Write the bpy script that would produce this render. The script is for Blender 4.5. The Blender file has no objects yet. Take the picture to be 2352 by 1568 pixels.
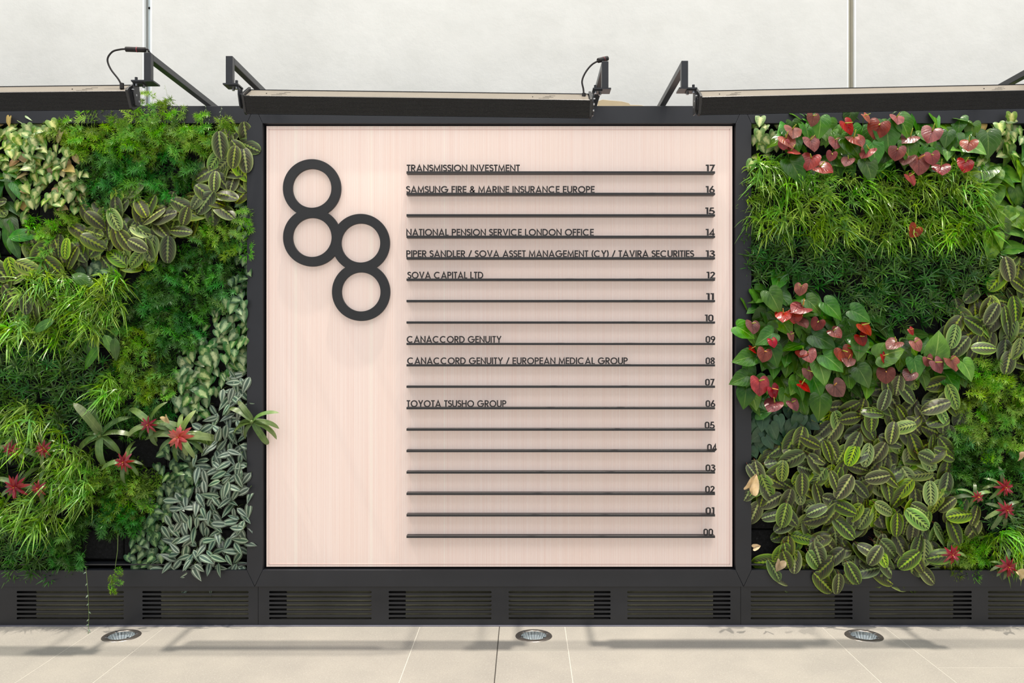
import bpy, math, random
from mathutils import Vector, Matrix
R = random.Random(7)
SC = bpy.context.scene
COL = SC.collection
# ------------------------------------------------------------ camera, light, exposure
F = 1912.5; D = 4.5; VX = 1205.0; VY = 800.0; EYE = 1.501
cd = bpy.data.cameras.new('camera'); cam = bpy.data.objects.new('camera', cd); COL.objects.link(cam)
cam.location = (0, -D, EYE); cam.rotation_euler = (math.radians(90), 0, 0)
cd.sensor_width = 36; cd.lens = F/2352*36; cd.shift_x = (1176-VX)/2352; cd.shift_y = (VY-784)/2352
SC.camera = cam
w = bpy.data.worlds.new('world'); SC.world = w; w.use_nodes = True
bg = w.node_tree.nodes['Background']; bg.inputs[0].default_value = (0.93, 0.965, 1.0, 1); bg.inputs[1].default_value = 0.60
sd = bpy.data.lights.new('sun', 'SUN'); sun = bpy.data.objects.new('sun', sd); COL.objects.link(sun)
sd.energy = 3.0; sd.angle = math.radians(0.9); sd.color = (1.0, 0.915, 0.80)
sun.rotation_euler = Vector((-0.38, 0.238, -2.6)).to_track_quat('-Z', 'Y').to_euler(); sun.location = (1, -2, 6)
sd2 = bpy.data.lights.new('sun_glass_reflection', 'SUN'); sun2 = bpy.data.objects.new('sun_glass_reflection', sd2); COL.objects.link(sun2)
sd2.energy = 1.7; sd2.angle = math.radians(1.0); sd2.color = (1.0, 0.915, 0.80); sun2.location = (-1, -2, 6)
sun2.rotation_euler = Vector((1.05, 0.238, -2.6)).to_track_quat('-Z', 'Y').to_euler()
# the glazed roof of the atrium, overhead and in front of the wall
ad = bpy.data.lights.new('atrium_skylight', 'AREA'); al = bpy.data.objects.new('atrium_skylight', ad); COL.objects.link(al)
ad.shape = 'RECTANGLE'; ad.size = 14; ad.size_y = 5; ad.energy = 560; ad.color = (1.0, 0.985, 0.96)
al.location = (0.5, -4.4, 8.5); al.rotation_euler = (Vector((0, 0, 1.0))-Vector(al.location)).to_track_quat('-Z', 'Y').to_euler()
SC.view_settings.view_transform = 'Standard'; SC.view_settings.look = 'None'
SC.view_settings.exposure = 0.0; SC.view_settings.gamma = 1; SC.view_settings.use_curve_mapping = False

def P(px, py, Y=0.0):
    d = D+Y
    return Vector(((px-VX)*d/F, Y, EYE-(py-VY)*d/F))

# ------------------------------------------------------------ mesh helpers
class MB:
    def __init__(s): s.v = []; s.f = []; s.uv = []
    def add(s, vs, fs, uvs=None):
        o = len(s.v); s.v += [tuple(q) for q in vs]; s.f += [tuple(i+o for i in f) for f in fs]
        if uvs is not None:
            for f in fs: s.uv += [uvs[i] for i in f]
        return s
    def box(s, x0, x1, y0, y1, z0, z1):
        v = [(x0,y0,z0),(x1,y0,z0),(x1,y1,z0),(x0,y1,z0),(x0,y0,z1),(x1,y0,z1),(x1,y1,z1),(x0,y1,z1)]
        return s.add(v, [(0,3,2,1),(4,5,6,7),(0,1,5,4),(1,2,6,5),(2,3,7,6),(3,0,4,7)])
    def bbox(s, x0, x1, y0, y1, z0, z1, b):   # box with its front edges chamfered (front = -Y)
        v = [(x0,y1,z0),(x1,y1,z0),(x1,y1,z1),(x0,y1,z1),(x0,y0+b,z0),(x1,y0+b,z0),(x1,y0+b,z1),(x0,y0+b,z1),
             (x0+b,y0,z0+b),(x1-b,y0,z0+b),(x1-b,y0,z1-b),(x0+b,y0,z1-b)]
        return s.add(v, [(0,3,2,1),(0,1,5,4),(1,2,6,5),(2,3,7,6),(3,0,4,7),(4,5,9,8),(5,6,10,9),(6,7,11,10),(7,4,8,11),(8,9,10,11)])
    def prism_y(s, pts, y0, y1):              # polygon in XZ extruded in Y
        n = len(pts); v = [(x,y0,z) for x,z in pts]+[(x,y1,z) for x,z in pts]
        return s.add(v, [tuple(range(n)), tuple(range(2*n-1,n-1,-1))]+[(i,(i+1)%n,(i+1)%n+n,i+n)[::-1] for i in range(n)])
    def prism_x(s, pts, x0, x1):              # polygon in YZ extruded in X
        n = len(pts); v = [(x0,y,z) for y,z in pts]+[(x1,y,z) for y,z in pts]
        return s.add(v, [tuple(range(n-1,-1,-1)), tuple(range(n,2*n))]+[(i,(i+1)%n,(i+1)%n+n,i+n) for i in range(n)])
    def tube(s, pts, r, n=8, r1=None):
        pts = [Vector(p) for p in pts]; m = len(pts); vs = []; up = Vector((0.12,0.9,0.3)).normalized()
        for i, p in enumerate(pts):
            t = (pts[min(i+1,m-1)]-pts[max(i-1,0)]).normalized()
            a = t.cross(up); a = a.normalized() if a.length > 1e-4 else Vector((1,0,0)); b = t.cross(a)
            rr = r if r1 is None else r+(r1-r)*i/(m-1)
            for k in range(n):
                an = 2*math.pi*k/n; vs.append(p+(a*math.cos(an)+b*math.sin(an))*rr)
        fs = [(i*n+k, i*n+(k+1)%n, (i+1)*n+(k+1)%n, (i+1)*n+k) for i in range(m-1) for k in range(n)]
        fs += [tuple(range(n-1,-1,-1)), tuple(range((m-1)*n, m*n))]
        return s.add(vs, fs)
    def lathe(s, prof, n=32, c=(0,0,0)):      # profile (r, z) about Z
        m = len(prof); vs = [(c[0]+r*math.cos(2*math.pi*k/n), c[1]+r*math.sin(2*math.pi*k/n), c[2]+z) for r,z in prof for k in range(n)]
        return s.add(vs, [(i*n+k, i*n+(k+1)%n, (i+1)*n+(k+1)%n, (i+1)*n+k) for i in range(m-1) for k in range(n)])
    def mesh(s, name, mat, smooth=False):
        me = bpy.data.meshes.new(name); me.from_pydata(s.v, [], s.f)
        if s.uv:
            ul = me.uv_layers.new(name='UVMap'); ul.data.foreach_set('uv', [c for q in s.uv for c in q])
        if smooth: me.polygons.foreach_set('use_smooth', [True]*len(me.polygons))
        me.materials.append(mat); me.update(); return me
    def obj(s, name, mat, parent=None, smooth=False, **kw):
        o = bpy.data.objects.new(name, s.mesh(name, mat, smooth)); COL.objects.link(o)
        if parent is not None: o.parent = parent
        for k, x in kw.items(): o[k] = x
        return o

def bevel(o, wd=0.002, seg=2):
    m = o.modifiers.new('bevel', 'BEVEL'); m.width = wd; m.segments = seg; m.limit_method = 'ANGLE'; return o
def thing(name, label, cat, loc=(0,0,0), group=None):
    o = bpy.data.objects.new(name, None); COL.objects.link(o); o.empty_display_size = 0.05
    o.location = loc; o['label'] = label; o['category'] = cat
    if group: o['group'] = group
    return o
def tag(o, label, cat, group=None):
    o['label'] = label; o['category'] = cat
    if group: o['group'] = group
    return o
def struct(o): o['kind'] = 'structure'; return o
def inst(me, name, parent, M):
    o = bpy.data.objects.new(name, me); COL.objects.link(o); o.parent = parent; o.matrix_basis = M; return o

# ------------------------------------------------------------ materials
def lin(c):
    return tuple(((x/255)/12.92 if x/255 <= 0.04045 else ((x/255+0.055)/1.055)**2.4) for x in c)+(1,)
class NT:
    def __init__(s, name):
        s.m = bpy.data.materials.new(name); s.m.use_nodes = True; s.t = s.m.node_tree; s.b = s.t.nodes['Principled BSDF']
        s.out = s.t.nodes['Material Output']
    def n(s, typ, **kw):
        x = s.t.nodes.new(typ)
        for k, v in kw.items(): setattr(x, k, v)
        return x
    def l(s, a, b): s.t.links.new(a, b)
    def val(s, sock, v):
        if hasattr(v, 'links'): s.l(v, sock)
        else: sock.default_value = v
    def math(s, op, a, b=0.0, c=None):
        x = s.n('ShaderNodeMath', operation=op); s.val(x.inputs[0], a); s.val(x.inputs[1], b)
        if c is not None: s.val(x.inputs[2], c)
        return x.outputs[0]
    def ramp(s, fac, stops, interp='LINEAR'):
        x = s.n('ShaderNodeValToRGB'); x.color_ramp.interpolation = interp; e = x.color_ramp.elements
        while len(e) < len(stops): e.new(0.5)
        for q, (p, c) in zip(e, stops): q.position = p; q.color = c
        s.l(fac, x.inputs[0]); return x.outputs[0]
    def mix(s, f, a, b, bt='MIX'):
        x = s.n('ShaderNodeMix', data_type='RGBA', blend_type=bt); s.val(x.inputs[0], f); s.val(x.inputs[6], a); s.val(x.inputs[7], b); return x.outputs[2]
    def noise(s, scale, detail=4, rough=0.5, vec=None, stretch=None):
        x = s.n('ShaderNodeTexNoise'); x.inputs['Scale'].default_value = scale; x.inputs['Detail'].default_value = detail; x.inputs['Roughness'].default_value = rough
        if vec is None: vec = s.n('ShaderNodeNewGeometry').outputs['Position']
        if stretch:
            mp = s.n('ShaderNodeMapping'); mp.inputs['Scale'].default_value = stretch; s.l(vec, mp.inputs[0]); vec = mp.outputs[0]
        s.l(vec, x.inputs['Vector']); return x.outputs[0]
    def bump(s, h, st, dist=0.002):
        x = s.n('ShaderNodeBump'); x.inputs['Strength'].default_value = st; x.inputs['Distance'].default_value = dist
        s.l(h, x.inputs['Height']); s.l(x.outputs[0], s.b.inputs['Normal'])
    def rgh(s, r, metal=0.0, spec=0.5):
        s.b.inputs['Roughness'].default_value = r; s.b.inputs['Metallic'].default_value = metal; s.b.inputs['Specular IOR Level'].default_value = spec
def paint(name, c, r=0.5, metal=0.0, var=0.06, spec=0.5, bump=0.05, scale=14):
    t = NT(name); nz = t.noise(scale, 5)
    c = lin(c); a = tuple(x*(1-var) for x in c[:3])+(1,); b = tuple(min(1,x*(1+var)) for x in c[:3])+(1,)
    t.l(t.ramp(nz, [(0.3,a),(0.7,b)]), t.b.inputs['Base Color']); t.rgh(r, metal, spec)
    if bump: t.bump(t.noise(scale*12, 3), bump)
    return t.m

M_frame = paint('charcoal_powder_coat', (33,35,41), 0.45, 0, 0.10, 0.5, 0.08, 5)
M_plinth = paint('charcoal_plinth', (32,34,39), 0.42, 0, 0.14, 0.5, 0.08, 6)
M_arm = paint('satin_black_steel', (38,40,45), 0.35, 0, 0.10, 0.55, 0.06, 30)
M_black = paint('deep_black', (10,10,11), 0.7, 0, 0.1, 0.3, 0)
M_lampblack = paint('black_anodised', (36,37,40), 0.35, 0, 0.08, 0.5, 0)
M_beige = paint('champagne_anodised', (132,124,112), 0.45, 0.2, 0.05, 0.5, 0)
M_screw = paint('zinc_screw', (190,192,196), 0.25, 1.0, 0.03)
M_rubber = paint('black_rubber', (40,37,38), 0.6, 0, 0.25, 0.3, 0.2, 60)
M_redband = paint('red_tape', (150,60,72), 0.6, 0, 0.1)
M_letter = paint('black_sign_metal', (42,39,41), 0.5, 0, 0.04, 0.4, 0)
M_logo = paint('charcoal_logo', (42,43,46), 0.55, 0, 0.06, 0.35, 0.05, 10)
M_shelf = paint('black_shelf', (42,41,43), 0.42, 0, 0.06, 0.5, 0)
M_steel = paint('brushed_steel', (150,144,138), 0.32, 0.85, 0.15, 0.5, 0.05, 40)
M_backing = paint('louvre_backing', (150,146,122), 0.4, 0.3, 0.35, 0.5, 0, 3)
M_bead = paint('white_bead', (246,248,248), 0.35, 0, 0.01)
M_chan1 = paint('grey_channel', (150,152,148), 0.6, 0, 0.05); M_chan2 = paint('pale_channel', (196,208,212), 0.5, 0, 0.04)
M_chan3 = paint('taupe_channel', (176,170,150), 0.6, 0, 0.05); M_chan4 = paint('dark_seal', (110,104,86), 0.7, 0, 0.05)
M_stain = paint('old_render_patch', (206,186,150), 0.8, 0, 0.06)

def plaster():
    t = NT('pale_plaster'); a = t.noise(1.3, 6, 0.6); b = t.noise(6, 8, 0.65)
    c = t.ramp(a, [(0.3, lin((220,220,216))), (0.7, lin((231,231,227)))])
    c2 = t.ramp(b, [(0.35, (0.955,0.955,0.95,1)), (0.6, (1,1,1,1))])
    t.l(t.mix(1.0, c, c2, 'MULTIPLY'), t.b.inputs['Base Color']); t.rgh(0.8, 0, 0.25)
    wv = t.noise(3.5, 12, 0.68, stretch=(1,1,1.0)); t.bump(wv, 0.35, 0.008)
    return t.m
M_wall = plaster()

def panel_mat():
    t = NT('fluted_pink_sheet'); pos = t.n('ShaderNodeNewGeometry').outputs['Position']
    sx = t.n('ShaderNodeSeparateXYZ'); t.l(pos, sx.inputs[0]); x = sx.outputs[0]
    g = t.noise(1.0, 6, 0.75, pos, (95,1,0.5)); g2 = t.noise(1.0, 3, 0.5, pos, (5,1,0.5)); g3 = t.noise(1.0, 2, 0.5, pos, (1.6,1,0.9))
    c = t.ramp(g, [(0.30, lin((238,210,201))), (0.50, lin((244,225,217))), (0.70, lin((249,235,229)))])
    c = t.mix(t.math('MULTIPLY', g2, 0.5), c, lin((242,212,192)))
    c = t.mix(t.math('MULTIPLY', g3, 0.35), c, lin((238,226,220)))
    rib = t.math('SINE', t.math('MULTIPLY', x, 2*math.pi/0.0096)); rib = t.math('MULTIPLY_ADD', rib, 0.5, 0.5)
    c = t.mix(t.math('MULTIPLY', rib, 0.17), c, lin((205,160,148)))
    for px, wd in ((680,0.014), (853,0.012), (1021,0.006)):   # pale vertical streaks of light, painted into the sheet colour
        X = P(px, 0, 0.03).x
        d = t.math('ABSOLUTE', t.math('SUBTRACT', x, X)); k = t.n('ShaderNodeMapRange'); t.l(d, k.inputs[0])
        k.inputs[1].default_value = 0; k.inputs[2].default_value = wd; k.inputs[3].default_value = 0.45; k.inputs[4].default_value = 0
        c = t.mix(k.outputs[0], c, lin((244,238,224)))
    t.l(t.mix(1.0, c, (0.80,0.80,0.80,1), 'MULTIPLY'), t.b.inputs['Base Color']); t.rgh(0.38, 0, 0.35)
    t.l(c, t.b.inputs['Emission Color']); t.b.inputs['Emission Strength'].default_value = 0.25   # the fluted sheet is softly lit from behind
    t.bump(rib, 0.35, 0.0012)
    return t.m
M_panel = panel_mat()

def floor_mat():
    t = NT('speckled_granite'); info = t.n('ShaderNodeObjectInfo').outputs['Random']
    a = t.noise(2.2, 5, 0.6); s1 = t.noise(260, 2, 0.5); s2 = t.noise(120, 3, 0.6)
    c = t.ramp(a, [(0.3, lin((152,148,141))), (0.7, lin((167,162,153)))])
    c = t.mix(t.ramp(s1, [(0.60,(0,0,0,1)),(0.70,(0.6,0.6,0.6,1))]), c, lin((96,88,80)))
    c = t.mix(t.ramp(s2, [(0.34,(0.5,0.5,0.5,1)),(0.42,(0,0,0,1))]), c, lin((190,185,176)))
    k = t.n('ShaderNodeMapRange'); t.l(info, k.inputs[0]); k.inputs[3].default_value = 0.96; k.inputs[4].default_value = 1.03
    h = t.n('ShaderNodeHueSaturation'); t.l(k.outputs[0], h.inputs['Value']); t.l(c, h.inputs['Color'])
    t.l(h.outputs[0], t.b.inputs['Base Color']); t.rgh(0.55, 0, 0.35); t.bump(s1, 0.12, 0.001)
    return t.m
M_floor = floor_mat()
M_grout = paint('pale_grout', (196,192,182), 0.9, 0, 0.05); M_grout_d = paint('dark_joint', (60,55,50), 0.9, 0, 0.2)

def felt():
    t = NT('black_growing_felt'); a = t.noise(75, 8, 0.85)
    t.l(t.ramp(a, [(0.35, lin((12,12,13))), (0.6, lin((40,41,44))), (0.72, lin((96,98,100)))]), t.b.inputs['Base Color']); t.rgh(0.9, 0, 0.3)
    t.bump(a, 0.9, 0.02); return t.m
M_felt = felt()

def finish_leaf(t, col, hue=0.02, val=(0.7,1.25), sat=(0.9,1.1), rough=0.38, trans=0.22, spec=0.5):
    r = t.n('ShaderNodeObjectInfo').outputs['Random']
    h = t.n('ShaderNodeHueSaturation'); t.l(col, h.inputs['Color'])
    def mr(src, a, b):
        k = t.n('ShaderNodeMapRange'); t.l(src, k.inputs[0]); k.inputs[3].default_value = a; k.inputs[4].default_value = b; return k.outputs[0]
    r2 = t.math('FRACT', t.math('MULTIPLY', r, 7.31)); r3 = t.math('FRACT', t.math('MULTIPLY', r, 17.7))
    t.l(mr(r2, 0.5-hue, 0.5+hue), h.inputs['Hue']); t.l(mr(r, *val), h.inputs['Value']); t.l(mr(r3, *sat), h.inputs['Saturation'])
    t.l(h.outputs[0], t.b.inputs['Base Color']); t.rgh(rough, 0, spec)
    tr = t.n('ShaderNodeBsdfTranslucent'); t.l(h.outputs[0], tr.inputs[0])
    mx = t.n('ShaderNodeMixShader'); mx.inputs[0].default_value = trans
    t.l(t.b.outputs[0], mx.inputs[1]); t.l(tr.outputs[0], mx.inputs[2]); t.l(mx.outputs[0], t.out.inputs[0])
    return t.m
def uvnodes(t):
    uv = t.n('ShaderNodeUVMap'); s = t.n('ShaderNodeSeparateXYZ'); t.l(uv.outputs[0], s.inputs[0])
    u = t.math('ABSOLUTE', t.math('MULTIPLY_ADD', s.outputs[0], 2, -1)); return u, s.outputs[1], s.outputs[0]
def plain_leaf(name, c0, c1, tip=None, rib=None, vein=0.0, nveins=7, **kw):
    t = NT(name); u, v, x = uvnodes(t)
    col = t.ramp(t.noise(30, 3), [(0.35, lin(c0)), (0.65, lin(c1))])
    if tip: col = t.mix(t.ramp(v, [(0.45,(0,0,0,1)),(1.0,(1,1,1,1))]), col, lin(tip))
    if vein:
        s = t.math('FRACT', t.math('SUBTRACT', t.math('MULTIPLY', v, nveins), t.math('MULTIPLY', u, 2.6)))
        ln = t.ramp(s, [(0.0,(1,1,1,1)),(0.13,(0,0,0,1)),(0.88,(0,0,0,1)),(1,(1,1,1,1))])
        col = t.mix(t.math('MULTIPLY', ln, vein), col, lin(rib or c1)); t.bump(ln, 0.5, -0.001)
    if rib: col = t.mix(t.ramp(u, [(0.0,(1,1,1,1)),(0.07,(0,0,0,1))]), col, lin(rib))
    return finish_leaf(t, col, **kw)
def maranta_mat():
    t = NT('prayer_plant_leaf'); u, v, x = uvnodes(t)
    k = t.math('SUBTRACT', t.math('MULTIPLY', v, 7.5), t.math('ADD', t.math('MULTIPLY', u, 1.5), t.math('MULTIPLY', t.math('MULTIPLY', u, u), 1.6))); s = t.math('FRACT', k)
    rnd = t.n('ShaderNodeObjectInfo').outputs['Random']; rnd = t.math('FRACT', t.math('MULTIPLY', rnd, 13.3)); young = t.ramp(rnd, [(0.70,(0,0,0,1)),(0.80,(1,1,1,1))])
    yb = t.ramp(u, [(0.0, lin((140,170,50))), (0.7, lin((104,146,46))), (1.0, lin((176,198,90)))])
    base = t.ramp(u, [(0.0, lin((104,134,46))), (0.45, lin((84,112,42))), (0.75, lin((92,122,46))), (0.93, lin((128,156,62))), (1.0, lin((170,184,98)))])
    bars = t.ramp(s, [(0.14,(0,0,0,1)),(0.24,(1,1,1,1)),(0.66,(1,1,1,1)),(0.80,(0,0,0,1))])
    dark = t.math('MULTIPLY', bars, t.ramp(u, [(0.08,(0,0,0,1)),(0.15,(1,1,1,1)),(0.44,(0.95,0.95,0.95,1)),(0.55,(0,0,0,1))]))
    col = t.mix(dark, yb, lin((26,36,16)))
    old = t.ramp(u, [(0.06,(0,0,0,1)),(0.2,(0.9,0.9,0.9,1)),(0.62,(0.75,0.75,0.75,1)),(0.88,(0.25,0.25,0.25,1)),(1.0,(0,0,0,1))])
    oldc = t.mix(old, base, lin((48,56,32))); oldc = t.mix(t.math('MULTIPLY', dark, 0.6), oldc, lin((24,30,18)))
    red = t.math('MULTIPLY', t.ramp(s, [(0.0,(1,1,1,1)),(0.09,(0,0,0,1)),(0.97,(0,0,0,1)),(1.0,(1,1,1,1))]), t.ramp(u, [(0.08,(0,0,0,1)),(0.2,(0.8,0.8,0.8,1)),(0.85,(0.6,0.6,0.6,1)),(0.97,(0,0,0,1))]))
    oldc = t.mix(red, oldc, lin((176,98,72)))
    col = t.mix(t.math('MULTIPLY', red, 0.35), col, lin((170,110,66)))
    col = t.mix(young, oldc, col)
    zig = t.math('LESS_THAN', u, t.math('MULTIPLY_ADD', t.math('SUBTRACT', 1.0, s), 0.17, 0.015))
    col = t.mix(t.math('MULTIPLY', zig, 0.85), col, lin((160,178,76)))
    return finish_leaf(t, col, hue=0.022, val=(0.6,1.35), sat=(0.75,1.2), rough=0.36, trans=0.15)
def trad_mat():
    t = NT('silver_inch_plant_leaf'); u, v, x = uvnodes(t)
    col = t.ramp(u, [(0.0, lin((52,74,58))), (0.08, lin((74,100,84))), (0.30, lin((92,122,102))), (0.42, lin((176,194,168))),
                     (0.55, lin((186,200,172))), (0.70, lin((88,116,96))), (0.90, lin((84,104,84))), (1.0, lin((120,118,100)))])
    return finish_leaf(t, col, hue=0.03, val=(0.72,1.15), sat=(0.7,1.25), rough=0.32, trans=0.12)
def syn_mat(name, mid, edge, warm=False):
    t = NT(name); u, v, x = uvnodes(t); nz = t.noise(70, 4, 0.7)
    f = t.math('ADD', u, t.math('MULTIPLY_ADD', nz, 1.3, -0.65))
    col = t.ramp(f, [(0.15, lin(mid)), (0.62, lin(edge))])
    if warm:
        r = t.n('ShaderNodeObjectInfo').outputs['Random']; r = t.math('FRACT', t.math('MULTIPLY', r, 31.7))
        col = t.mix(t.ramp(r, [(0.84,(0,0,0,1)),(0.88,(0.75,0.75,0.75,1))]), col, lin((206,160,112)))
    return finish_leaf(t, col, hue=0.02, val=(0.75,1.18), sat=(0.8,1.15), rough=0.38, trans=0.2)
ML = dict(
 mar=maranta_mat(), trad=trad_mat(), syn=syn_mat('pale_arrowhead_leaf', (206,214,136), (96,136,48), True), syp=syn_mat('fresh_arrowhead_leaf', (186,208,144), (64,112,50)), syg=syn_mat('green_arrowhead_leaf', (146,178,120), (40,82,40)),
 fernb=plain_leaf('bright_fern_needle', (94,152,32), (130,186,48), tip=(178,214,76), val=(0.55,1.45), hue=0.03, trans=0.3),
 fernd=plain_leaf('dark_fern_needle', (50,108,34), (78,144,46), tip=(100,166,60), val=(0.5,1.5), hue=0.03, trans=0.3),
 grassb=plain_leaf('bright_blade', (92,150,28), (140,188,48), tip=(134,182,54), rib=(180,200,100), val=(0.55,1.35), hue=0.03, trans=0.3, rough=0.3),
 grassd=plain_leaf('deep_green_blade', (44,90,28), (72,124,42), tip=(88,140,52), rib=(92,132,64), val=(0.6,1.35), hue=0.03, trans=0.25, rough=0.3),
 broad=plain_leaf('glossy_broad_leaf', (50,98,30), (72,124,38), rib=(110,150,70), vein=0.25, val=(0.6,1.25), rough=0.22, trans=0.18),
 ant=plain_leaf('anthurium_leaf', (46,92,22), (66,114,30), tip=(82,132,38), rib=(120,154,70), vein=0.14, nveins=5, val=(0.45,1.8), hue=0.02, rough=0.27, spec=0.4, trans=0.12),
 poth=plain_leaf('golden_pothos_leaf', (64,118,28), (122,166,52), rib=(136,170,76), vein=0.12, val=(0.5,1.35), rough=0.28, trans=0.2),
 phil=plain_leaf('dusky_heart_leaf', (42,78,52), (58,94,62), rib=(76,110,78), val=(0.7,1.3), rough=0.35, trans=0.1),
 spathe=plain_leaf('red_spathe', (112,40,32), (142,62,48), rib=(90,24,26), vein=0.4, nveins=5, val=(0.65,1.35), hue=0.015, sat=(0.75,1.15), rough=0.3, spec=0.4, trans=0.12),
 spathed=plain_leaf('deep_red_spathe', (132,22,26), (166,36,38), rib=(110,14,22), vein=0.35, nveins=5, val=(0.7,1.2), hue=0.01, sat=(0.9,1.15), rough=0.22, trans=0.12),
 bract=plain_leaf('salmon_bract', (186,76,70), (206,104,88), rib=(150,50,50), val=(0.8,1.1), hue=0.01, rough=0.35),
 bractd=plain_leaf('crimson_bract', (140,32,44), (164,50,58), rib=(100,20,30), val=(0.7,1.15), hue=0.01, rough=0.35),
 strap=plain_leaf('strap_leaf', (84,116,56), (112,140,74), tip=(120,140,84), rib=(134,158,96), val=(0.6,1.2), rough=0.33, trans=0.15),
 dry=plain_leaf('dry_leaf', (196,168,130), (216,190,158), val=(0.8,1.1), rough=0.7),
)
M_stem = paint('green_stem', (88,110,50), 0.5, 0, 0.2); M_stemr = paint('reddish_stem', (120,72,50), 0.5, 0, 0.2)
M_spadix = paint('yellow_green_spadix', (160,168,60), 0.6, 0, 0.1); M_spadixr = paint('orange_spadix', (206,150,70), 0.6, 0, 0.1)

# ------------------------------------------------------------ setting
YW = 0.35
j1 = (P(331,0,YW).x, P(346,0,YW).x); j2 = (P(1948,0,YW).x, P(1962.5,0,YW).x)
wall = struct(bpy.data.objects.new('wall_back', None)); COL.objects.link(wall)
for x0, x1 in ((-5.2, j1[0]), (j1[1], j2[0]), (j2[1], 5.2)):
    MB().box(x0, x1, YW, YW+0.12, 0, 5.0).obj('plaster_panel', M_wall, wall)
tr = struct(bpy.data.objects.new('trim_1', None)); COL.objects.link(tr)
MB().box(j1[0]-0.008, j1[0]+0.001, YW-0.003, YW+0.05, 2.2, 5).obj('bead', M_bead, tr)
MB().box(j1[1]-0.001, j1[1]+0.008, YW-0.003, YW+0.05, 2.2, 5).obj('bead', M_bead, tr)
MB().box(j1[0], j1[0]+0.020, YW+0.025, YW+0.05, 2.2, 5).obj('channel_back', M_chan1, tr)
MB().box(j1[0]+0.020, j1[1], YW+0.012, YW+0.05, 2.2, 5).obj('channel_side', M_chan2, tr)
MB().box(j1[0]+0.021, j1[1], YW+0.006, YW+0.02, P(0,19,YW).z, P(0,15,YW).z).obj('clip', M_black, tr)
tr = struct(bpy.data.objects.new('trim_2', None)); COL.objects.link(tr)
MB().box(j2[0]-0.008, j2[0]+0.001, YW-0.003, YW+0.05, 2.2, 5).obj('bead', M_bead, tr)
MB().box(j2[1]-0.001, j2[1]+0.008, YW-0.003, YW+0.05, 2.2, 5).obj('bead', M_bead, tr)
MB().box(j2[0], j2[0]+0.015, YW+0.012, YW+0.05, 2.2, 5).obj('channel_side', M_chan3, tr)
MB().box(j2[0]+0.015, j2[0]+0.020, YW+0.016, YW+0.05, 2.2, 5).obj('seal', M_chan4, tr)
MB().box(j2[0]+0.020, j2[1], YW+0.022, YW+0.05, 2.2, 5).obj('channel_back', M_chan3, tr)
# old patch of render just above the ledge
pts = [(1372,243),(1374,232),(1384,229),(1402,231),(1428,233),(1444,237),(1448,241),(1474,242),(1486,246),(1372,250)]
o = MB().prism_y([(P(a,b,YW).x, P(a,b,YW).z) for a,b in pts][::-1], YW-0.0015, YW+0.001).obj('render_patch', M_stain, wall)

# floor slabs
fl = struct(bpy.data.objects.new('floor', None)); COL.objects.link(fl)
for gx in (-2.29,-1.94,-0.565,0.217,1.603,1.941): MB().box(gx-0.002, gx+0.002, -9.0, 0.0, -0.02, -0.0007).obj('grout_line', M_grout, fl)
for ga, gb, gy in ((-2.29,-1.94,-0.366),(-0.136,0.217,-0.366),(1.603,1.941,-0.366),(1.941,5.2,-0.58)): MB().box(ga+0.005, gb-0.005, gy-0.004, gy+0.004, -0.02, -0.0007).obj('grout_line', M_grout, fl)
MB().box(-5.2, 5.2, -9.0, 0.4, -0.14, -0.085).obj('screed', M_grout, fl)
MB().box(-0.1385, -0.1335, -9.0, 0.0, -0.003, 0.0002).obj('screed_dark', M_grout_d, fl)
xs = [(-5.2,-2.29,None),(-2.29,-1.94,-0.366),(-1.94,-0.565,None),(-0.565,-0.136,None),(-0.136,0.217,-0.366),(0.217,1.603,None),(1.603,1.941,-0.366),(1.941,5.2,-0.58)]
UL = [P(277,1461,0).x*4.34/4.5, P(1226,1459).x*4.35/4.5, P(1986,1461).x*4.34/4.5]
UY = -4.5+1.501*F/(1460-VY)
def slab(x0, x1, y0, y1, hole=None):
    g = 0.0019; x0 += g; x1 -= g; y0 += g; y1 -= g; z = 0.0
    if hole is None: MB().box(x0, x1, y0, y1, -0.03, z).obj('slab', M_floor, fl); return
    cx, cy, r = hole; n = 32; mb = MB(); ring = [(cx+r*math.cos(2*math.pi*k/n), cy+r*math.sin(2*math.pi*k/n)) for k in range(n)]
    out = []
    for k in range(n):
        a = 2*math.pi*k/n; dx, dy = math.cos(a), math.sin(a); t = 1e9
        if dx > 1e-6: t = min(t, (x1-cx)/dx)
        if dx < -1e-6: t = min(t, (x0-cx)/dx)
        if dy > 1e-6: t = min(t, (y1-cy)/dy)
        if dy < -1e-6: t = min(t, (y0-cy)/dy)
        out.append((cx+dx*t, cy+dy*t))
    vs = [(a,b,z) for a,b in ring]+[(a,b,z) for a,b in out]+[(a,b,-0.08) for a,b in ring]
    fs = []
    for k in range(n):
        q = (k+1) % n; fs.append((k, n+k, n+q, q)); fs.append((k, q, 2*n+q, 2*n+k))
    for cxn, cyn in ((x0,y0),(x1,y0),(x1,y1),(x0,y1)):
        a = math.atan2(cyn-cy, cxn-cx) % (2*math.pi); k = int(a/(2*math.pi/n)) % n; vs.append((cxn,cyn,z)); fs.append((n+k, len(vs)-1, n+(k+1) % n))
    mb.add(vs, fs).obj('slab', M_floor, fl)
for x0, x1, cut in xs:
    rows = [0.0, cut, cut-0.9, cut-1.8, cut-4.5] if cut else [0.0, -1.32, -2.64, -4.4]
    for a, b in zip(rows[:-1], rows[1:]):
        hole = None
        for ux in UL:
            if x0 < ux < x1 and b < UY < a and x1-x0 < 0.5: hole = (ux, UY, 0.075)
        slab(x0, x1, b, a, hole)
struct(MB().box(-4, 4, -0.006, 0.02, 0, 0.004).obj('trim_3', paint('sealant', (104,104,116), 0.6), None))

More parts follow.
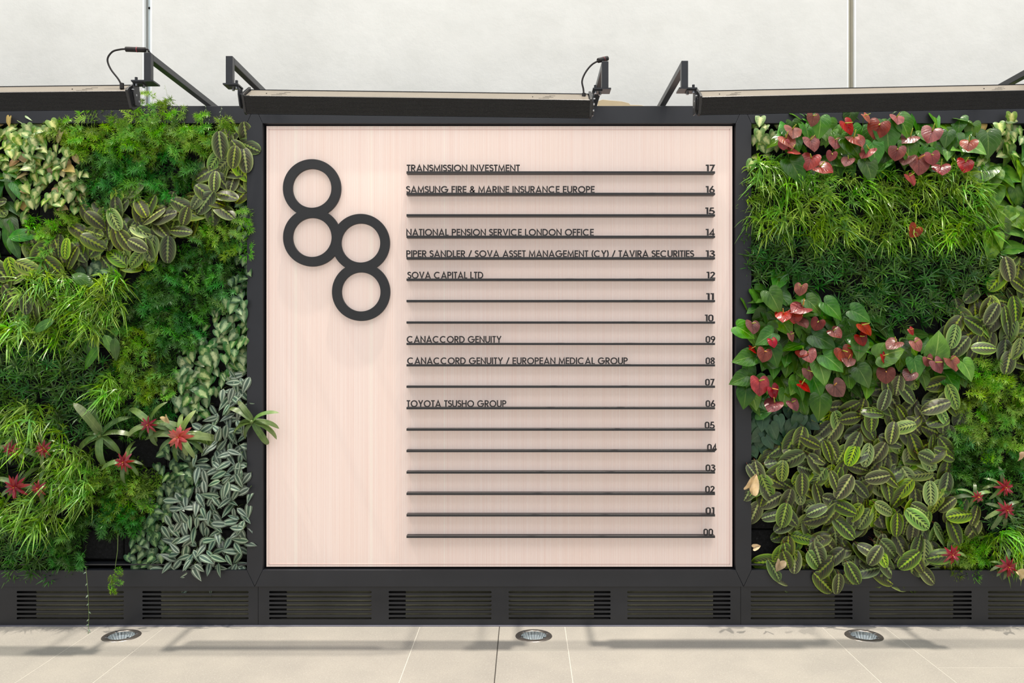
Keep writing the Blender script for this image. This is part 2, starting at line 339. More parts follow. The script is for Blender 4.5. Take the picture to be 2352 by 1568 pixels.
# in-ground uplights
def uplight(X, lab):
    t = thing('ground_uplight', lab, 'floor light', (X, UY, 0), 'steel uplights set in the floor')
    o = MB().lathe([(0.0665,-0.004),(0.067,0.004),(0.072,0.0055),(0.092,0.004),(0.096,0.001),(0.097,-0.001),(0.074,-0.002)], 48).obj('ring', M_steel, t, True)
    m = NT('fluted_reflector'); pos = m.n('ShaderNodeTexCoord').outputs['Object']; sp = m.n('ShaderNodeSeparateXYZ'); m.l(pos, sp.inputs[0])
    an = m.math('ARCTAN2', sp.outputs[1], sp.outputs[0]); sn = m.math('SINE', m.math('MULTIPLY', an, 24))
    m.l(m.ramp(m.math('MULTIPLY_ADD', sn, 0.5, 0.5), [(0,(0.45,0.48,0.5,1)),(1,(0.92,0.95,0.95,1))]), m.b.inputs['Base Color']); m.rgh(0.22, 0.85)
    n = 48; prof = [(0.067,0.0),(0.060,-0.02),(0.045,-0.05),(0.024,-0.06),(0.0001,-0.06)]; vs = []
    mb = MB()
    for i, (r, z) in enumerate(prof):
        for k in range(n): rr = r*(1-(0.02 if k % 2 else 0)); vs.append((rr*math.cos(2*math.pi*k/n), rr*math.sin(2*math.pi*k/n), z))
    mb.add(vs, [(i*n+k, (i+1)*n+k, (i+1)*n+(k+1)%n, i*n+(k+1)%n) for i in range(4) for k in range(n)]).obj('reflector', m.m, t)
    g = NT('clear_glass'); g.b.inputs['Transmission Weight'].default_value = 1; g.b.inputs['IOR'].default_value = 1.05; g.rgh(0.02); g.b.inputs['Base Color'].default_value = (0.93,0.98,0.98,1)
    MB().lathe([(0.0665,0.002),(0.0001,0.002)], 48).obj('glass', g.m, t)
    for a in (0.35, 2.4, 3.6, 5.6):
        mb = MB(); c, s = math.cos(a), math.sin(a)
        mb.add([(c*r-s*q, s*r+c*q, z) for r in (0.062,0.078) for q in (-0.0035,0.0035) for z in (0.0035,0.008)],
               [(0,1,3,2),(4,6,7,5),(0,4,5,1),(2,3,7,6),(1,5,7,3),(0,2,6,4)]).obj('screw', M_screw, t)
uplight(UL[0], 'round steel uplight in the floor below the left planted wall')
uplight(UL[1], 'round steel uplight in the floor below the directory sign')
uplight(UL[2], 'round steel uplight in the floor below the right planted wall')

# ------------------------------------------------------------ steel frame
XL = -3.6; XR = 3.6
def X(px): return P(px, 0).x
def Z(py): return P(0, py).z
JL = (X(567), X(603)); JR = (X(1690), X(1726)); ZT = (Z(283), Z(243)); ZB = (Z(1347), Z(1309)); YB = 0.12
fr = thing('steel_frame', 'charcoal steel frame around the sign and both planted walls', 'frame', (0, 0.06, ZB[0]))
def fpart(name, pts):   # pts in XZ, clockwise from the front; parts are in world coordinates
    o = MB().prism_y(pts, 0, YB).obj(name, M_frame, fr); o.location = (0,-0.06,-ZB[0]); bevel(o, 0.0015, 2); return o
g = 0.0007
ml = (JL[0]+JL[1])/2; mr = (JR[0]+JR[1])/2
for a, b, ta, tb in ((XL, ml, XL, JL[0]), (ml, mr, JL[1], JR[0]), (mr, XR, JR[1], XR)):
    fpart('top_rail', [(a+g,ZT[1]),(b-g,ZT[1]),(tb-(g if tb<XR else 0),ZT[0]),(ta+(g if ta>XL else 0),ZT[0])])
    fpart('bottom_rail', [(a+g,ZB[0]),(ta+(g if ta>XL else 0),ZB[1]),(tb-(g if tb<XR else 0),ZB[1]),(b-g,ZB[0])])
for (x0, x1), mm in ((JL, ml), (JR, mr)):
    fpart('mullion', [(mm,ZT[1]-0.002),(x1,ZT[0]-0.001),(x1,ZB[1]+0.001),(mm,ZB[0]+0.002),(x0,ZB[1]+0.001),(x0,ZT[0]-0.001)])
o = MB().box(XL, XR, YB, YW-0.002, ZT[1]-0.04, ZT[1]-0.004).obj('ledge_plate', M_frame, fr); o.location = (0,-0.06,-ZB[0])
o = MB().box(XL, XR, 0.11, 0.13, ZB[1]-0.02, ZT[0]+0.02).obj('backing_sheet', M_black, fr); o.location = (0,-0.06,-ZB[0])

# ------------------------------------------------------------ plinth with slotted vents
vents = [(36,283),(325,570),(617,853),(892,1129),(1168,1403),(1441,1679),(1725,1960),(1998,2234),(2271,2506)]
PY0 = 0.008; zt = ZB[0]-0.0005; pitch = 10/425*0.998; zslot0 = Z(1355.5); ns = 7; r_ = 2.6/425
def plinth(x0, x1, vs, lab, end0=0, end1=0):
    t = thing('plinth_panel', lab, 'plinth', ((x0+x1)/2, 0.02, 0)); L = Vector(t.location)
    zb = zslot0-ns*pitch
    mb = MB(); mb.box(x0+.001, x1-.001, PY0, PY0+0.004, zslot0, zt); mb.box(x0+.001, x1-.001, PY0, PY0+0.004, 0.0, zb)
    xs_ = [x0+.001]
    for a, b in vs: xs_ += [X(a), X(b)]
    xs_.append(x1-.001)
    for a, b in zip(xs_[0::2], xs_[1::2]):
        if b-a > 1e-4: mb.box(a, b, PY0, PY0+0.004, zb, zslot0)
    mb.box(x0+.001, x1-.001, PY0+0.004, 0.03, zt-0.004, zt)
    o = mb.obj('fascia', M_plinth, t); o.location = -L
    mb = MB(); mb.box(x0+.002, x1-.002, 0.06, 0.07, 0, zt); o = mb.obj('rear_sheet', M_black, t); o.location = -L
    o = MB().box(x0+0.002, x1-0.002, 0.013, 0.06, 0.0, 0.004).obj('base_channel', M_plinth, t); o.location = -L
    for a, b in vs:
        a, b = X(a), X(b)
        def edge(zc, sgn, xa, xb):   # half-round slot ends
            h = pitch/2-r_; q = []
            for k in range(5):
                an = math.pi/2*k/4; q.append((xa+r_-r_*math.cos(an), zc+sgn*(pitch/2-r_*math.sin(an))))
            return q+[(xa*0+xb-(p[0]-xa), p[1]) for p in reversed(q)]
        for i in range(ns+1):
            zc = zslot0-i*pitch
            up = edge(zc, 1, a, b) if i > 0 else [(a, zc), (b, zc)]
            dn = edge(zc, -1, a, b) if i < ns else [(a, zc), (b, zc)]
            pts = up+dn[::-1]
            o = MB().prism_y(pts, PY0, PY0+0.004).obj('slat', M_plinth, t); o.location = -L
        # angled sill and the inner louvre that catch light behind the slots
        o = MB().box(a+0.006, b-0.006, PY0+0.005, 0.030, zb+0.001, zb+0.006).obj('sill', M_steel, t); o.location = -L
        wl = 0.16*(b-a); lo, hi = (a+wl, b+0.01) if (a+b)/2 < 0.05 else (a-0.01, b-wl)
        mb = MB()
        for k in range(13):
            zz = zslot0-0.006-k*pitch*0.53
            mb.add([(lo,0.040,zz),(hi,0.040,zz),(hi,0.028,zz-0.0085),(lo,0.028,zz-0.0085),(lo,0.041,zz),(hi,0.041,zz),(hi,0.029,zz-0.0095),(lo,0.029,zz-0.0095)],
                   [(0,3,2,1),(4,5,6,7),(0,1,5,4),(2,3,7,6)])
        o = mb.obj('inner_louvre', M_backing, t); o.location = -L
plinth(XL, X(592), vents[:2], 'charcoal slotted plinth panel under the left planted wall')
plinth(X(592), X(1702), vents[2:6], 'charcoal slotted plinth panel under the directory sign')
plinth(X(1702), XR, vents[6:], 'charcoal slotted plinth panel under the right planted wall')

# ------------------------------------------------------------ directory sign
YP = 0.024
px0, px1, pz0, pz1 = P(612,0,YP).x, P(1682,0,YP).x, P(0,1301,YP).z, P(0,289.5,YP).z
sg = thing('directory_board', 'large pink fluted sheet panel behind the ledges and rings', 'board', ((px0+px1)/2, YP, pz0)); Lg = Vector(sg.location)
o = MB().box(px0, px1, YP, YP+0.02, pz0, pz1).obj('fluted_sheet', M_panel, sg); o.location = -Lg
M_edge = paint('pale_pink_bead', (226,196,190), 0.3, 0, 0.02)
q = 0.013; wq = 0.0028
for a, b, c, d in ((px0+q, px0+q+wq, pz0+q, pz1-q), (px1-q-wq, px1-q, pz0+q, pz1-q), (px0+q, px1-q, pz0+q, pz0+q+wq), (px0+q, px1-q, pz1-q-wq-0.005, pz1-q-0.005)):
    o = MB().box(a, b, YP-0.002, YP, c, d).obj('edge_bead', M_edge, sg); o.location = -Lg
for a, b in ((JL[1], px0), (px1, JR[0])):
    o = MB().box(a-0.0, b+0.0, 0.10, 0.11, pz0, pz1).obj('shadow_gap', M_black, sg); o.location = -Lg
# ring logo: two figures of eight made of four joined rings
mb = MB()
for i, (cx, cy) in enumerate(((716.2,431.9),(716.6,544.8),(828.3,557.6),(829,670))):
    c = P(cx, cy, 0.0); n = 96; ro, ri = 66.8/425, 44.8/425; y0, y1 = 0.0+i*0.00005, 0.018
    vs = []
    for r, y in ((ro,y1),(ro,y0+0.0012),(ro-0.0012,y0),(ri+0.0012,y0),(ri,y0+0.0012),(ri,y1)):
        for k in range(n): vs.append((c.x+r*math.cos(2*math.pi*k/n), y, c.z+r*math.sin(2*math.pi*k/n)))
    mb.add(vs, [((i2)*n+k, (i2)*n+(k+1)%n, ((i2+1)%6)*n+(k+1)%n, ((i2+1)%6)*n+k) for i2 in range(6) for k in range(n)])
lg = thing('ring_logo', 'charcoal logo of four joined rings reading 88 on the pink panel', 'logo', P(772,550,0.009)); 
o = mb.obj('rings', M_logo, lg); o.location = -Vector(lg.location)
mb = MB()
for cx, cy in ((716,376),(716,488),(828,502),(828,614),(829,726),(716,601)):
    c = P(cx, cy, 0); mb.box(c.x-0.003, c.x+0.003, 0.016, YP, c.z-0.006, c.z+0.006)
o = mb.obj('standoffs', M_black, lg); o.location = -Vector(lg.location)

# geometric sans letters as strokes
def arc(cx, cy, rx, ry, a0, a1, n=14):
    return [(cx+rx*math.cos(math.radians(a0+(a1-a0)*i/n)), cy+ry*math.sin(math.radians(a0+(a1-a0)*i/n))) for i in range(n+1)]
S = 0.172; h = S/2; T = 1-h
G = {
'A': (0.86, [[(h,0),(0.43,T),(0.86-h,0)],[(0.22,0.27),(0.64,0.27)]]),
'C': (0.94, [arc(0.5,0.5,0.5-h,0.5-h,48,312,24)]),
'D': (0.78, [[(h,h),(h,T),(0.3,T)]+arc(0.30,0.5,0.48-h,0.5-h,90,-90,16)+[(h,h)]]),
'E': (0.52, [[(0.52,T),(h,T),(h,h),(0.52,h)],[(h,0.52),(0.48,0.52)]]),
'F': (0.50, [[(0.50,T),(h,T),(h,0)],[(h,0.52),(0.45,0.52)]]),
'G': (1.00, [arc(0.5,0.5,0.5-h,0.5-h,45,355,26)+[(0.92,0.50),(0.52,0.50)]]),
'H': (0.72, [[(h,0),(h,1)],[(0.72-h,0),(0.72-h,1)],[(h,0.52),(0.72-h,0.52)]]),
'I': (0.185, [[(h,0),(h,1)]]),
'L': (0.46, [[(h,1),(h,h),(0.46,h)]]),
'M': (0.92, [[(h,0),(h+0.06,1-h*1.2),(0.46,0.16),(0.86-h,1-h*1.2),(0.92-h,0)]]),
'N': (0.74, [[(h,0),(h,T-.02),(0.74-h,h+.02),(0.74-h,1)]]),
'O': (1.00, [arc(0.5,0.5,0.5-h,0.5-h,0,360,30)]),
'P': (0.60, [[(h,0),(h,T),(0.30,T)]+arc(0.30,0.70,0.30-h,0.30-h,90,-90,12)+[(h,0.40+h)]]),
'R': (0.62, [[(h,0),(h,T),(0.30,T)]+arc(0.30,0.70,0.30-h,0.30-h,90,-90,12)+[(h,0.40+h)],[(0.28,0.45),(0.54,0)]]),
'S': (0.52, [arc(0.26,0.74,0.20,0.26-h,25,270,16)[:-1]+arc(0.26,0.26+h*0.6,0.21,0.26-h*0.55,90,-155,16)]),
'T': (0.50, [[(0,T),(0.50,T)],[(0.25,T),(0.25,0)]]),
'U': (0.70, [[(h,1),(h,0.35)]+arc(0.35,0.35,0.35-h,0.35-h,180,360,14)+[(0.70-h,1)]]),
'V': (0.78, [[(h,1),(0.39,h),(0.78-h,1)]]),
'Y': (0.74, [[(h,1),(0.37,0.44),(0.74-h,1)],[(0.37,0.46),(0.37,0)]]),
'&': (0.72, [[(0.66,0.02),(0.22,0.62)]+arc(0.33,0.74,0.16,0.18,205,-20,12)+[(0.40,0.58),(0.16,0.40)]+arc(0.28,0.25,0.20,0.18,140,330,12)+[(0.66,0.42)]]),
'/': (0.46, [[(0.04,0),(0.42,1)]]),
'(': (0.26, [arc(0.52,0.48,0.42,0.66,128,232,12)]),
')': (0.26, [arc(-0.26,0.48,0.42,0.66,52,-52,12)]),
'0': (0.60, [arc(0.30,0.70,0.30-h,0.30-h,0,180,14)+arc(0.30,0.30,0.30-h,0.30-h,180,360,14)+[(0.60-h,0.70)]]),
'1': (0.32, [[(0.02,T),(0.32-h,T),(0.32-h,0)]]),
'2': (0.58, [arc(0.28,0.72,0.28-h,0.28-h,170,-35,14)+[(0.08,h),(0.58,h)]]),
'3': (0.56, [arc(0.27,0.76,0.20,0.24-h,160,-70,12)+[(0.22,0.54)],[(0.22,0.55)]+arc(0.27,0.29,0.24,0.29-h,75,-165,16)]),
'4': (0.60, [[(0.60,0.24),(0.08,0.24),(0.42,T),(0.42,0)]]),
'5': (0.56, [[(0.50,T),(0.20,T),(0.12,0.55)]+arc(0.27,0.32,0.26,0.32-h,125,-160,16)]),
'6': (0.60, [[(0.40,1),(0.12,0.48)]+arc(0.30,0.31,0.30-h,0.31-h,150,510,24)]),
'7': (0.54, [[(0.02,T),(0.46,T),(0.16,0)]]),
'8': (0.58, [arc(0.29,0.76,0.20,0.24-h,-90,270,20),arc(0.29,0.29,0.29-h,0.29-h,90,450,22)]),
'9': (0.60, [[(0.20,0),(0.48,0.52)]+arc(0.30,0.69,0.30-h,0.31-h,-30,330,24)]),
}
_gm = {}
def glyph(ch):
    if ch in _gm: return _gm[ch]
    mb = MB(); cap = 16.0/427; dy = 0.006
    for li, pl in enumerate(G[ch][1]):
        clean = [pl[0]]
        for p in pl[1:]:
            if math.dist(p, clean[-1]) > 1e-3: clean.append(p)
        closed = math.dist(clean[0], clean[-1]) < 0.02
        if closed and len(clean) > 3: clean = clean[:-1]
        n = len(clean); L = []; Rr = []
        for i, p in enumerate(clean):
            a = clean[i-1] if (i > 0 or closed) else None; b = clean[(i+1) % n] if (i < n-1 or closed) else None
            ds = []
            if a: ds.append(((p[0]-a[0])/math.dist(a,p), (p[1]-a[1])/math.dist(a,p)))
            if b: ds.append(((b[0]-p[0])/math.dist(b,p), (b[1]-p[1])/math.dist(b,p)))
            tx = sum(d[0] for d in ds); ty = sum(d[1] for d in ds); l = math.hypot(tx, ty) or 1; tx /= l; ty /= l
            c = max(0.42, tx*ds[0][0]+ty*ds[0][1]); k = h/c
            L.append((p[0]-ty*k, p[1]+tx*k)); Rr.append((p[0]+ty*k, p[1]-tx*k))
        vs = []
        for (a, b) in zip(L, Rr):
            for y in (0, dy): vs += [(a[0]*cap, y-li*1e-5, a[1]*cap), (b[0]*cap, y-li*1e-5, b[1]*cap)]
        fs = []
        for i in range(n if closed else n-1):
            a, b = 4*i, 4*((i+1) % n)
            fs += [(a,a+1,b+1,b), (a+2,b+2,b+3,a+3), (a,b,b+2,a+2), (a+1,a+3,b+3,b+1)]
        if not closed: fs += [(0,2,3,1), (4*n-4,4*n-3,4*n-1,4*n-2)]
        mb.add(vs, fs)
    _gm[ch] = mb.mesh('letter', M_letter); return _gm[ch]
def width(txt, sp): return sum((0.30 if c == ' ' else G[c][0])+sp for c in txt)-sp
cap = 16.0/427
def write(parent, txt, xa, xb, z, y, name):
    L = Vector(parent.location); Wd = (xb-xa)/cap; nat = width(txt, 0.0); sp = (Wd-nat)/(max(1, len(txt)-1)); sx = 1.0
    if sp < 0.04: sp = 0.055; sx = Wd/width(txt, sp)
    if sp > 0.075: sp = 0.065; sx = Wd/width(txt, sp)
    x = xa
    for c in txt:
        if c != ' ':
            inst(glyph(c), name, parent, Matrix.Translation(Vector((x,y,z))-L) @ Matrix.Diagonal((sx,1,1,1)))
            x += (G[c][0]+sp)*cap*sx
        else: x += (0.30+sp)*cap*sx
rows = {17:('TRANSMISSION INVESTMENT',934,1194),16:('SAMSUNG FIRE & MARINE INSURANCE EUROPE',933,1366),14:('NATIONAL PENSION SERVICE LONDON OFFICE',933,1364),
 13:('PIPER SANDLER / SOVA ASSET MANAGEMENT (CY) / TAVIRA SECURITIES',933,1594),12:('SOVA CAPITAL LTD',936,1110),9:('CANACCORD GENUITY',934,1152),
 8:('CANACCORD GENUITY / EUROPEAN MEDICAL GROUP',935,1442),6:('TOYOTA TSUSHO GROUP',934,1163)}
numx = {17:(1621,1642),16:(1621,1642),15:(1620,1641),14:(1621,1642),13:(1621,1642),12:(1623,1643),11:(1622,1640),10:(1619,1639),9:(1621,1643),8:(1621,1642),7:(1620,1641),6:(1621,1643),5:(1619,1641),4:(1624,1646),3:(1621,1643),2:(1620,1642),1:(1621,1641),0:(1616,1638)}
YF = -0.020
ORD = ['topmost','second from the top','third from the top','fourth from the top','fifth from the top','sixth from the top','seventh from the top','eighth from the top','ninth from the top','ninth from the bottom','eighth from the bottom','seventh from the bottom','sixth from the bottom','fifth from the bottom','fourth from the bottom','third from the bottom','second from the bottom','lowest of all']
for k in range(17, -1, -1):
    py = 393+(17-k)*49.235
    t = thing('sign_ledge', 'thin black ledge, %s, with the floor number %02d%s' % (ORD[17-k], k, ' and a name' if k in rows else ' only'), 'ledge', P(1288, py+3, 0.005), 'numbered ledges of the directory sign')
    L = Vector(t.location); z1 = P(0, py, YF).z; z0 = P(0, py+5.2, YF).z; xa, xb = P(933.5,0,YF).x, P(1642.5,0,YF).x
    o = MB().bbox(xa, xb, YF, YP, z0, z1, 0.0008).obj('ledge', M_shelf, t); o.location = -L
    o = MB().box(xa+0.001, xb-0.001, YF-0.0012, YF+0.0008, z0+0.0005, z0+0.004).obj('lip', M_shelf, t); o.location = -L
    YL = YF+0.004
    dz = 0.0
    if k in rows:
        txt, a, b = rows[k]; write(t, txt, P(a,0,YL).x, P(b,0,YL).x, z1-0.001, YL, 'letter')
    a, b = numx[k]
    if k == 4: dz = -0.004
    write(t, '%02d' % k, P(a,0,YL).x, P(b,0,YL).x, z1-0.001+dz, YL-(0.006 if k == 4 else 0), 'digit')

# ------------------------------------------------------------ lamps on arms
TH = math.radians(31)
def lamp(name_label, Xa, Xb, Yf, z_top, roll, cable_end, posts):
    # Xa..Xb body ends; z_top height of front top edge at the mid point
    xm = (Xa+Xb)/2; t = thing('linear_floodlight', name_label, 'lamp', (xm, Yf, z_top), 'black linear wall washers on arms')
    rot = Matrix.Rotation(roll, 4, 'Y') @ Matrix.Rotation(TH, 4, 'X'); hx = (Xb-Xa)/2; H = 0.085; B = 0.118
    def put(o): o.matrix_basis = rot; return o
    prof = []; nf = 14
    for i in range(nf):
        za = -i*H/nf; prof += [(0,za),(0,za-H/nf*0.5),(0.008,za-H/nf*0.55),(0.008,za-H/nf*0.98)]
    prof += [(0,-H),(0.02,-H-0.004),(B-0.015,-H-0.002),(B,-H+0.02),(B,0.0),(B-0.004,0.002),(B-0.006,-0.004),(0.006,-0.004),(0.003,0.0015)]
    put(MB().prism_x([(y,z) for y,z in prof][::-1], -hx, hx).obj('body', M_lampblack, t))
    put(MB().box(-hx+0.004, hx-0.004, 0.006, B-0.008, -0.004, -0.0015).obj('cover_strip', M_beige, t))
    mb = MB()
    for x in (-hx+0.12, hx-0.24):
        for dx, dw, yy in ((0,0.05,0.03),(0.02,0.05,0.045),(0.03,0.03,0.06),(0.05,0.03,0.075)): mb.box(x+dx, x+dx+dw, yy, yy+0.003, -0.0015, -0.0010)
        mb.box(x-0.03, x-0.026, 0.05, 0.055, -0.0015, 0.001)
    put(mb.obj('engraved_marks', M_black, t))
    lm = NT('led_lens'); lm.b.inputs['Emission Color'].default_value = (1,0.9,0.75,1); lm.b.inputs['Emission Strength'].default_value = 3.0; lm.b.inputs['Base Color'].default_value = (0.8,0.8,0.8,1)
    put(MB().box(-hx+0.02, hx-0.02, 0.03, B-0.03, -H-0.006, -H-0.003).obj('lens', lm.m, t))
    for s in (-1, 1):
        x0 = s*hx; x1 = s*(hx+0.012); a, b = min(x0,x1), max(x0,x1)
        put(bevel(MB().prism_x([(-0.003,0.006),(-0.004,-H*0.9),(0.012,-H-0.008),(B*0.75,-H-0.008),(B+0.002,-H*0.5),(B+0.002,0.012),(0.02,0.012)][::1], a, b).obj('end_cap', M_lampblack, t), 0.002))
        x2 = s*(hx+0.018); a, b = min(x1,x2), max(x1,x2)
        put(MB().prism_x([(0.018,-0.01),(0.020,-H*0.75),(0.035,-H+0.004),(B*0.7,-H+0.004),(B-0.02,-H*0.5),(B-0.02,-0.01)], a, b).obj('cap_boss', M_arm, t))
        for yy, zz in ((0.045,-0.030),(0.055,-0.062),(0.03,0.0)):
            v = rot @ Vector((s*(hx+0.018), yy, zz)); mb = MB(); mb.tube([(v.x,v.y,v.z),(v.x+s*0.009,v.y,v.z)], 0.0055 if zz < 0 else 0.003, 8); mb.obj('bolt', M_screw, t)
    return t, rot, hx
def bracket(lab, px, py_top, Yp, lampx, side, lamp_z, far=0.33):
    # square section cantilever arm: post at px, arm going back to the wall; side = +1 lamp lies to the right, -1 to the left
    s_ = 0.016; c = P(px, py_top, Yp); x = c.x; zt_ = c.z; t = thing('lamp_arm', lab, 'bracket', (x, Yp, zt_-0.14), 'steel arms that carry the wall washers'); L = Vector(t.location)
    o = MB().box(x-s_, x+s_, Yp, Yp+0.031, zt_-0.128, zt_).obj('post', M_arm, t); o.location = -L; bevel(o, 0.002)
    o = MB().box(x-s_, x+s_, Yp+0.0312, far, zt_-0.031, zt_-0.0005).obj('arm', M_arm, t); o.location = -L; bevel(o, 0.002)
    zp = zt_-0.128; xa, xb = (x-0.028, lampx+0.010) if side > 0 else (lampx-0.010, x+0.028)
    o = MB().box(min(xa,xb), max(xa,xb), Yp-0.004, Yp+0.072, zp-0.007, zp).obj('seat_plate', M_arm, t); o.location = -L
    # drop leg down to the lamp's end cap
    lx = lampx+side*0.0085
    o = MB().prism_x([(Yp+0.012,zp-0.007),(Yp+0.066,zp-0.007),(Yp+0.072,lamp_z-0.015),(Yp+0.070,lamp_z-0.042),(Yp+0.035,lamp_z-0.045),(Yp+0.012,lamp_z+0.01)][::-1], min(lx,lx-side*0.005), max(lx,lx-side*0.005)).obj('drop_leg', M_arm, t); o.location = -L
    o = MB().box(min(lx,lx-side*0.045), max(lx,lx-side*0.045), Yp+0.008, Yp+0.06, zp-0.012, zp-0.0072).obj('drop_leg_flange', M_arm, t); o.location = -L
    for dx, dy in ((0.012,0.02),(0.036,0.045)):
        bx = lx-side*dx; mb = MB(); mb.tube([(bx,Yp+dy,zp-0.012),(bx,Yp+dy,zp-0.021)], 0.0065, 8); o = mb.obj('bolt', M_screw, t); o.location = -L
    bx = lx-side*0.012; mb = MB(); mb.tube([(bx,Yp+0.02,zp),(bx,Yp+0.02,zp+0.019)], 0.0065, 10); o = mb.obj('stud', M_arm, t); o.location = -L
    return x, zt_, zp
def zfor(py, Y): return P(0, py, Y).z
# left lamp
Y1 = -0.68; xr1 = P(288,0,Y1).x; lamp('black ribbed linear lamp at the top left, above the ferns', xr1-1.62, xr1, Y1, zfor(214,Y1), -0.012, 1, None)
Y2 = -0.60; xl2, xr2 = P(560,0,Y2).x, P(1355,0,Y2).x; lamp('black ribbed linear lamp above the directory sign', xl2, xr2, Y2, zfor(225,Y2), 0.0126, 1, None)
Y3 = -0.58; xl3 = P(1613,0,Y3).x; lamp('black ribbed linear lamp above the anthuriums at the right', xl3, xl3+1.62, Y3, zfor(215,Y3), -0.0205, 1, None)
b1 = bracket('square steel arm at the right end of the left lamp', 338, 120, -0.665, xr1+0.030, -1, zfor(212,Y1))
b2 = bracket('square steel arm at the left end of the middle lamp', 526, 128, -0.62, xl2-0.030, 1, zfor(222,Y2))
b3 = bracket('square steel arm at the right end of the middle lamp', 1390, 140, -0.545, xr2+0.028, -1, zfor(230,Y2))
b4 = bracket('square steel arm at the left end of the right lamp', 1573, 139, -0.55, xl3-0.028, 1, zfor(232,Y3))
b5 = bracket('square steel arm at the right end of the right lamp, mostly out of view', 2408, 133, -0.60, xl3+1.65, -1, zfor(200,Y3))
b0 = bracket('square steel arm at the far left end of the left lamp, out of view', -560, 118, -0.665, xr1-1.65, 1, zfor(216,Y1))

def cable(lab, pts, conn, exitpts):
    t = thing('power_cable', lab, 'cable', pts[0]); L = Vector(t.location)
    def smooth(p, n=8):
        p = [Vector(q) for q in p]; out = []
        for i in range(len(p)-1):
            a, b, c, d = p[max(i-1,0)], p[i], p[i+1], p[min(i+2,len(p)-1)]
            for k in range(n):
                u = k/n; out.append(0.5*((2*b)+(c-a)*u+(2*a-5*b+4*c-d)*u*u+(3*b-a-3*c+d)*u**3))
        return out+[p[-1]]
    o = MB().tube(smooth(pts), 0.0042, 8).obj('cord', M_rubber, t, True); o.location = -L
    a, b = Vector(conn[0]), Vector(conn[1]); d = (b-a)
    o = MB().tube([a, a+d*0.02, a+d*0.12, a+d*0.45, a+d*0.47, a+d*0.55, a+d*0.57, a+d*0.95, b], 0.0115, 12).obj('connector', M_rubber, t, True); o.location = -L
    o = MB().tube([a+d*0.56, a+d*0.60], 0.0122, 12).obj('red_band', M_redband, t); o.location = -L
    o = MB().tube([Vector(pts[0])-Vector((0,0,0.012)), Vector(pts[0])+Vector((0,0,0.014))], 0.0095, 10).obj('gland', M_rubber, t); o.location = -L
    o = MB().tube(smooth(exitpts), 0.0042, 6).obj('tail', M_rubber, t, True); o.location = -L
ya = -0.645
cable('black cable looping from the left lamp to its arm', [P(280,198,ya), P(272,182,ya), P(254,158,ya), P(247,136,ya), P(258,119,ya), P(276,113.5,ya), P(291,112.5,ya)], (P(289,113,ya), P(334,114.5,ya)),
      [P(332,115,ya), P(340,114,ya), (b1[0],-0.60,b1[1]+0.005), (b1[0],-0.2,b1[1]+0.0045), (b1[0],0.33,b1[1]+0.0045)])
ya = -0.53
cable('black cable looping from the middle lamp to its arm', [P(1341,221,ya), P(1340,205,ya), P(1337,186,ya), P(1345,166,ya), P(1360,148,ya), P(1378,138,ya)], (P(1374,139,ya), P(1395,134,ya+0.03)),
      [P(1394,134,ya+0.03), (b3[0],-0.40,b3[1]+0.006), (b3[0],-0.1,b3[1]+0.0045), (b3[0],0.33,b3[1]+0.0045)])

# ------------------------------------------------------------ planted walls: growing modules
YG = 0.055
for nm, x0, x1 in (('left', XL+0.02, JL[0]-0.004), ('right', JR[1]+0.004, XR-0.02)):
    t = thing('planting_felt', 'black felt planting pockets behind the plants in the %s bay' % nm, 'planting felt', ((x0+x1)/2, YG+0.02, Z(1290))); L = Vector(t.location)
    nx = 9; nz = 14; dx = (x1-x0)/nx; za, zb = Z(1292), Z(300); dz = (zb-za)/nz
    mb0 = MB(); mb0.bbox(-dx/2+0.003, dx/2-0.003, 0, 0.04, -dz/2+0.004, dz/2-0.004, 0.006); me = mb0.mesh('felt_pocket', M_felt)
    for i in range(nx):
        for j in range(nz): inst(me, 'felt_pocket', t, Matrix.Translation(Vector((x0+dx*(i+.5), YG+R.uniform(0,0.012), za+dz*(j+.5)))-L) @ Matrix.Rotation(R.uniform(-.03,.03), 4, 'Z'))
    o = MB().box(x0, x1, 0.02, 0.10, Z(1300), Z(1297)).obj('drip_tray', M_steel if False else M_arm, t); o.location = -L

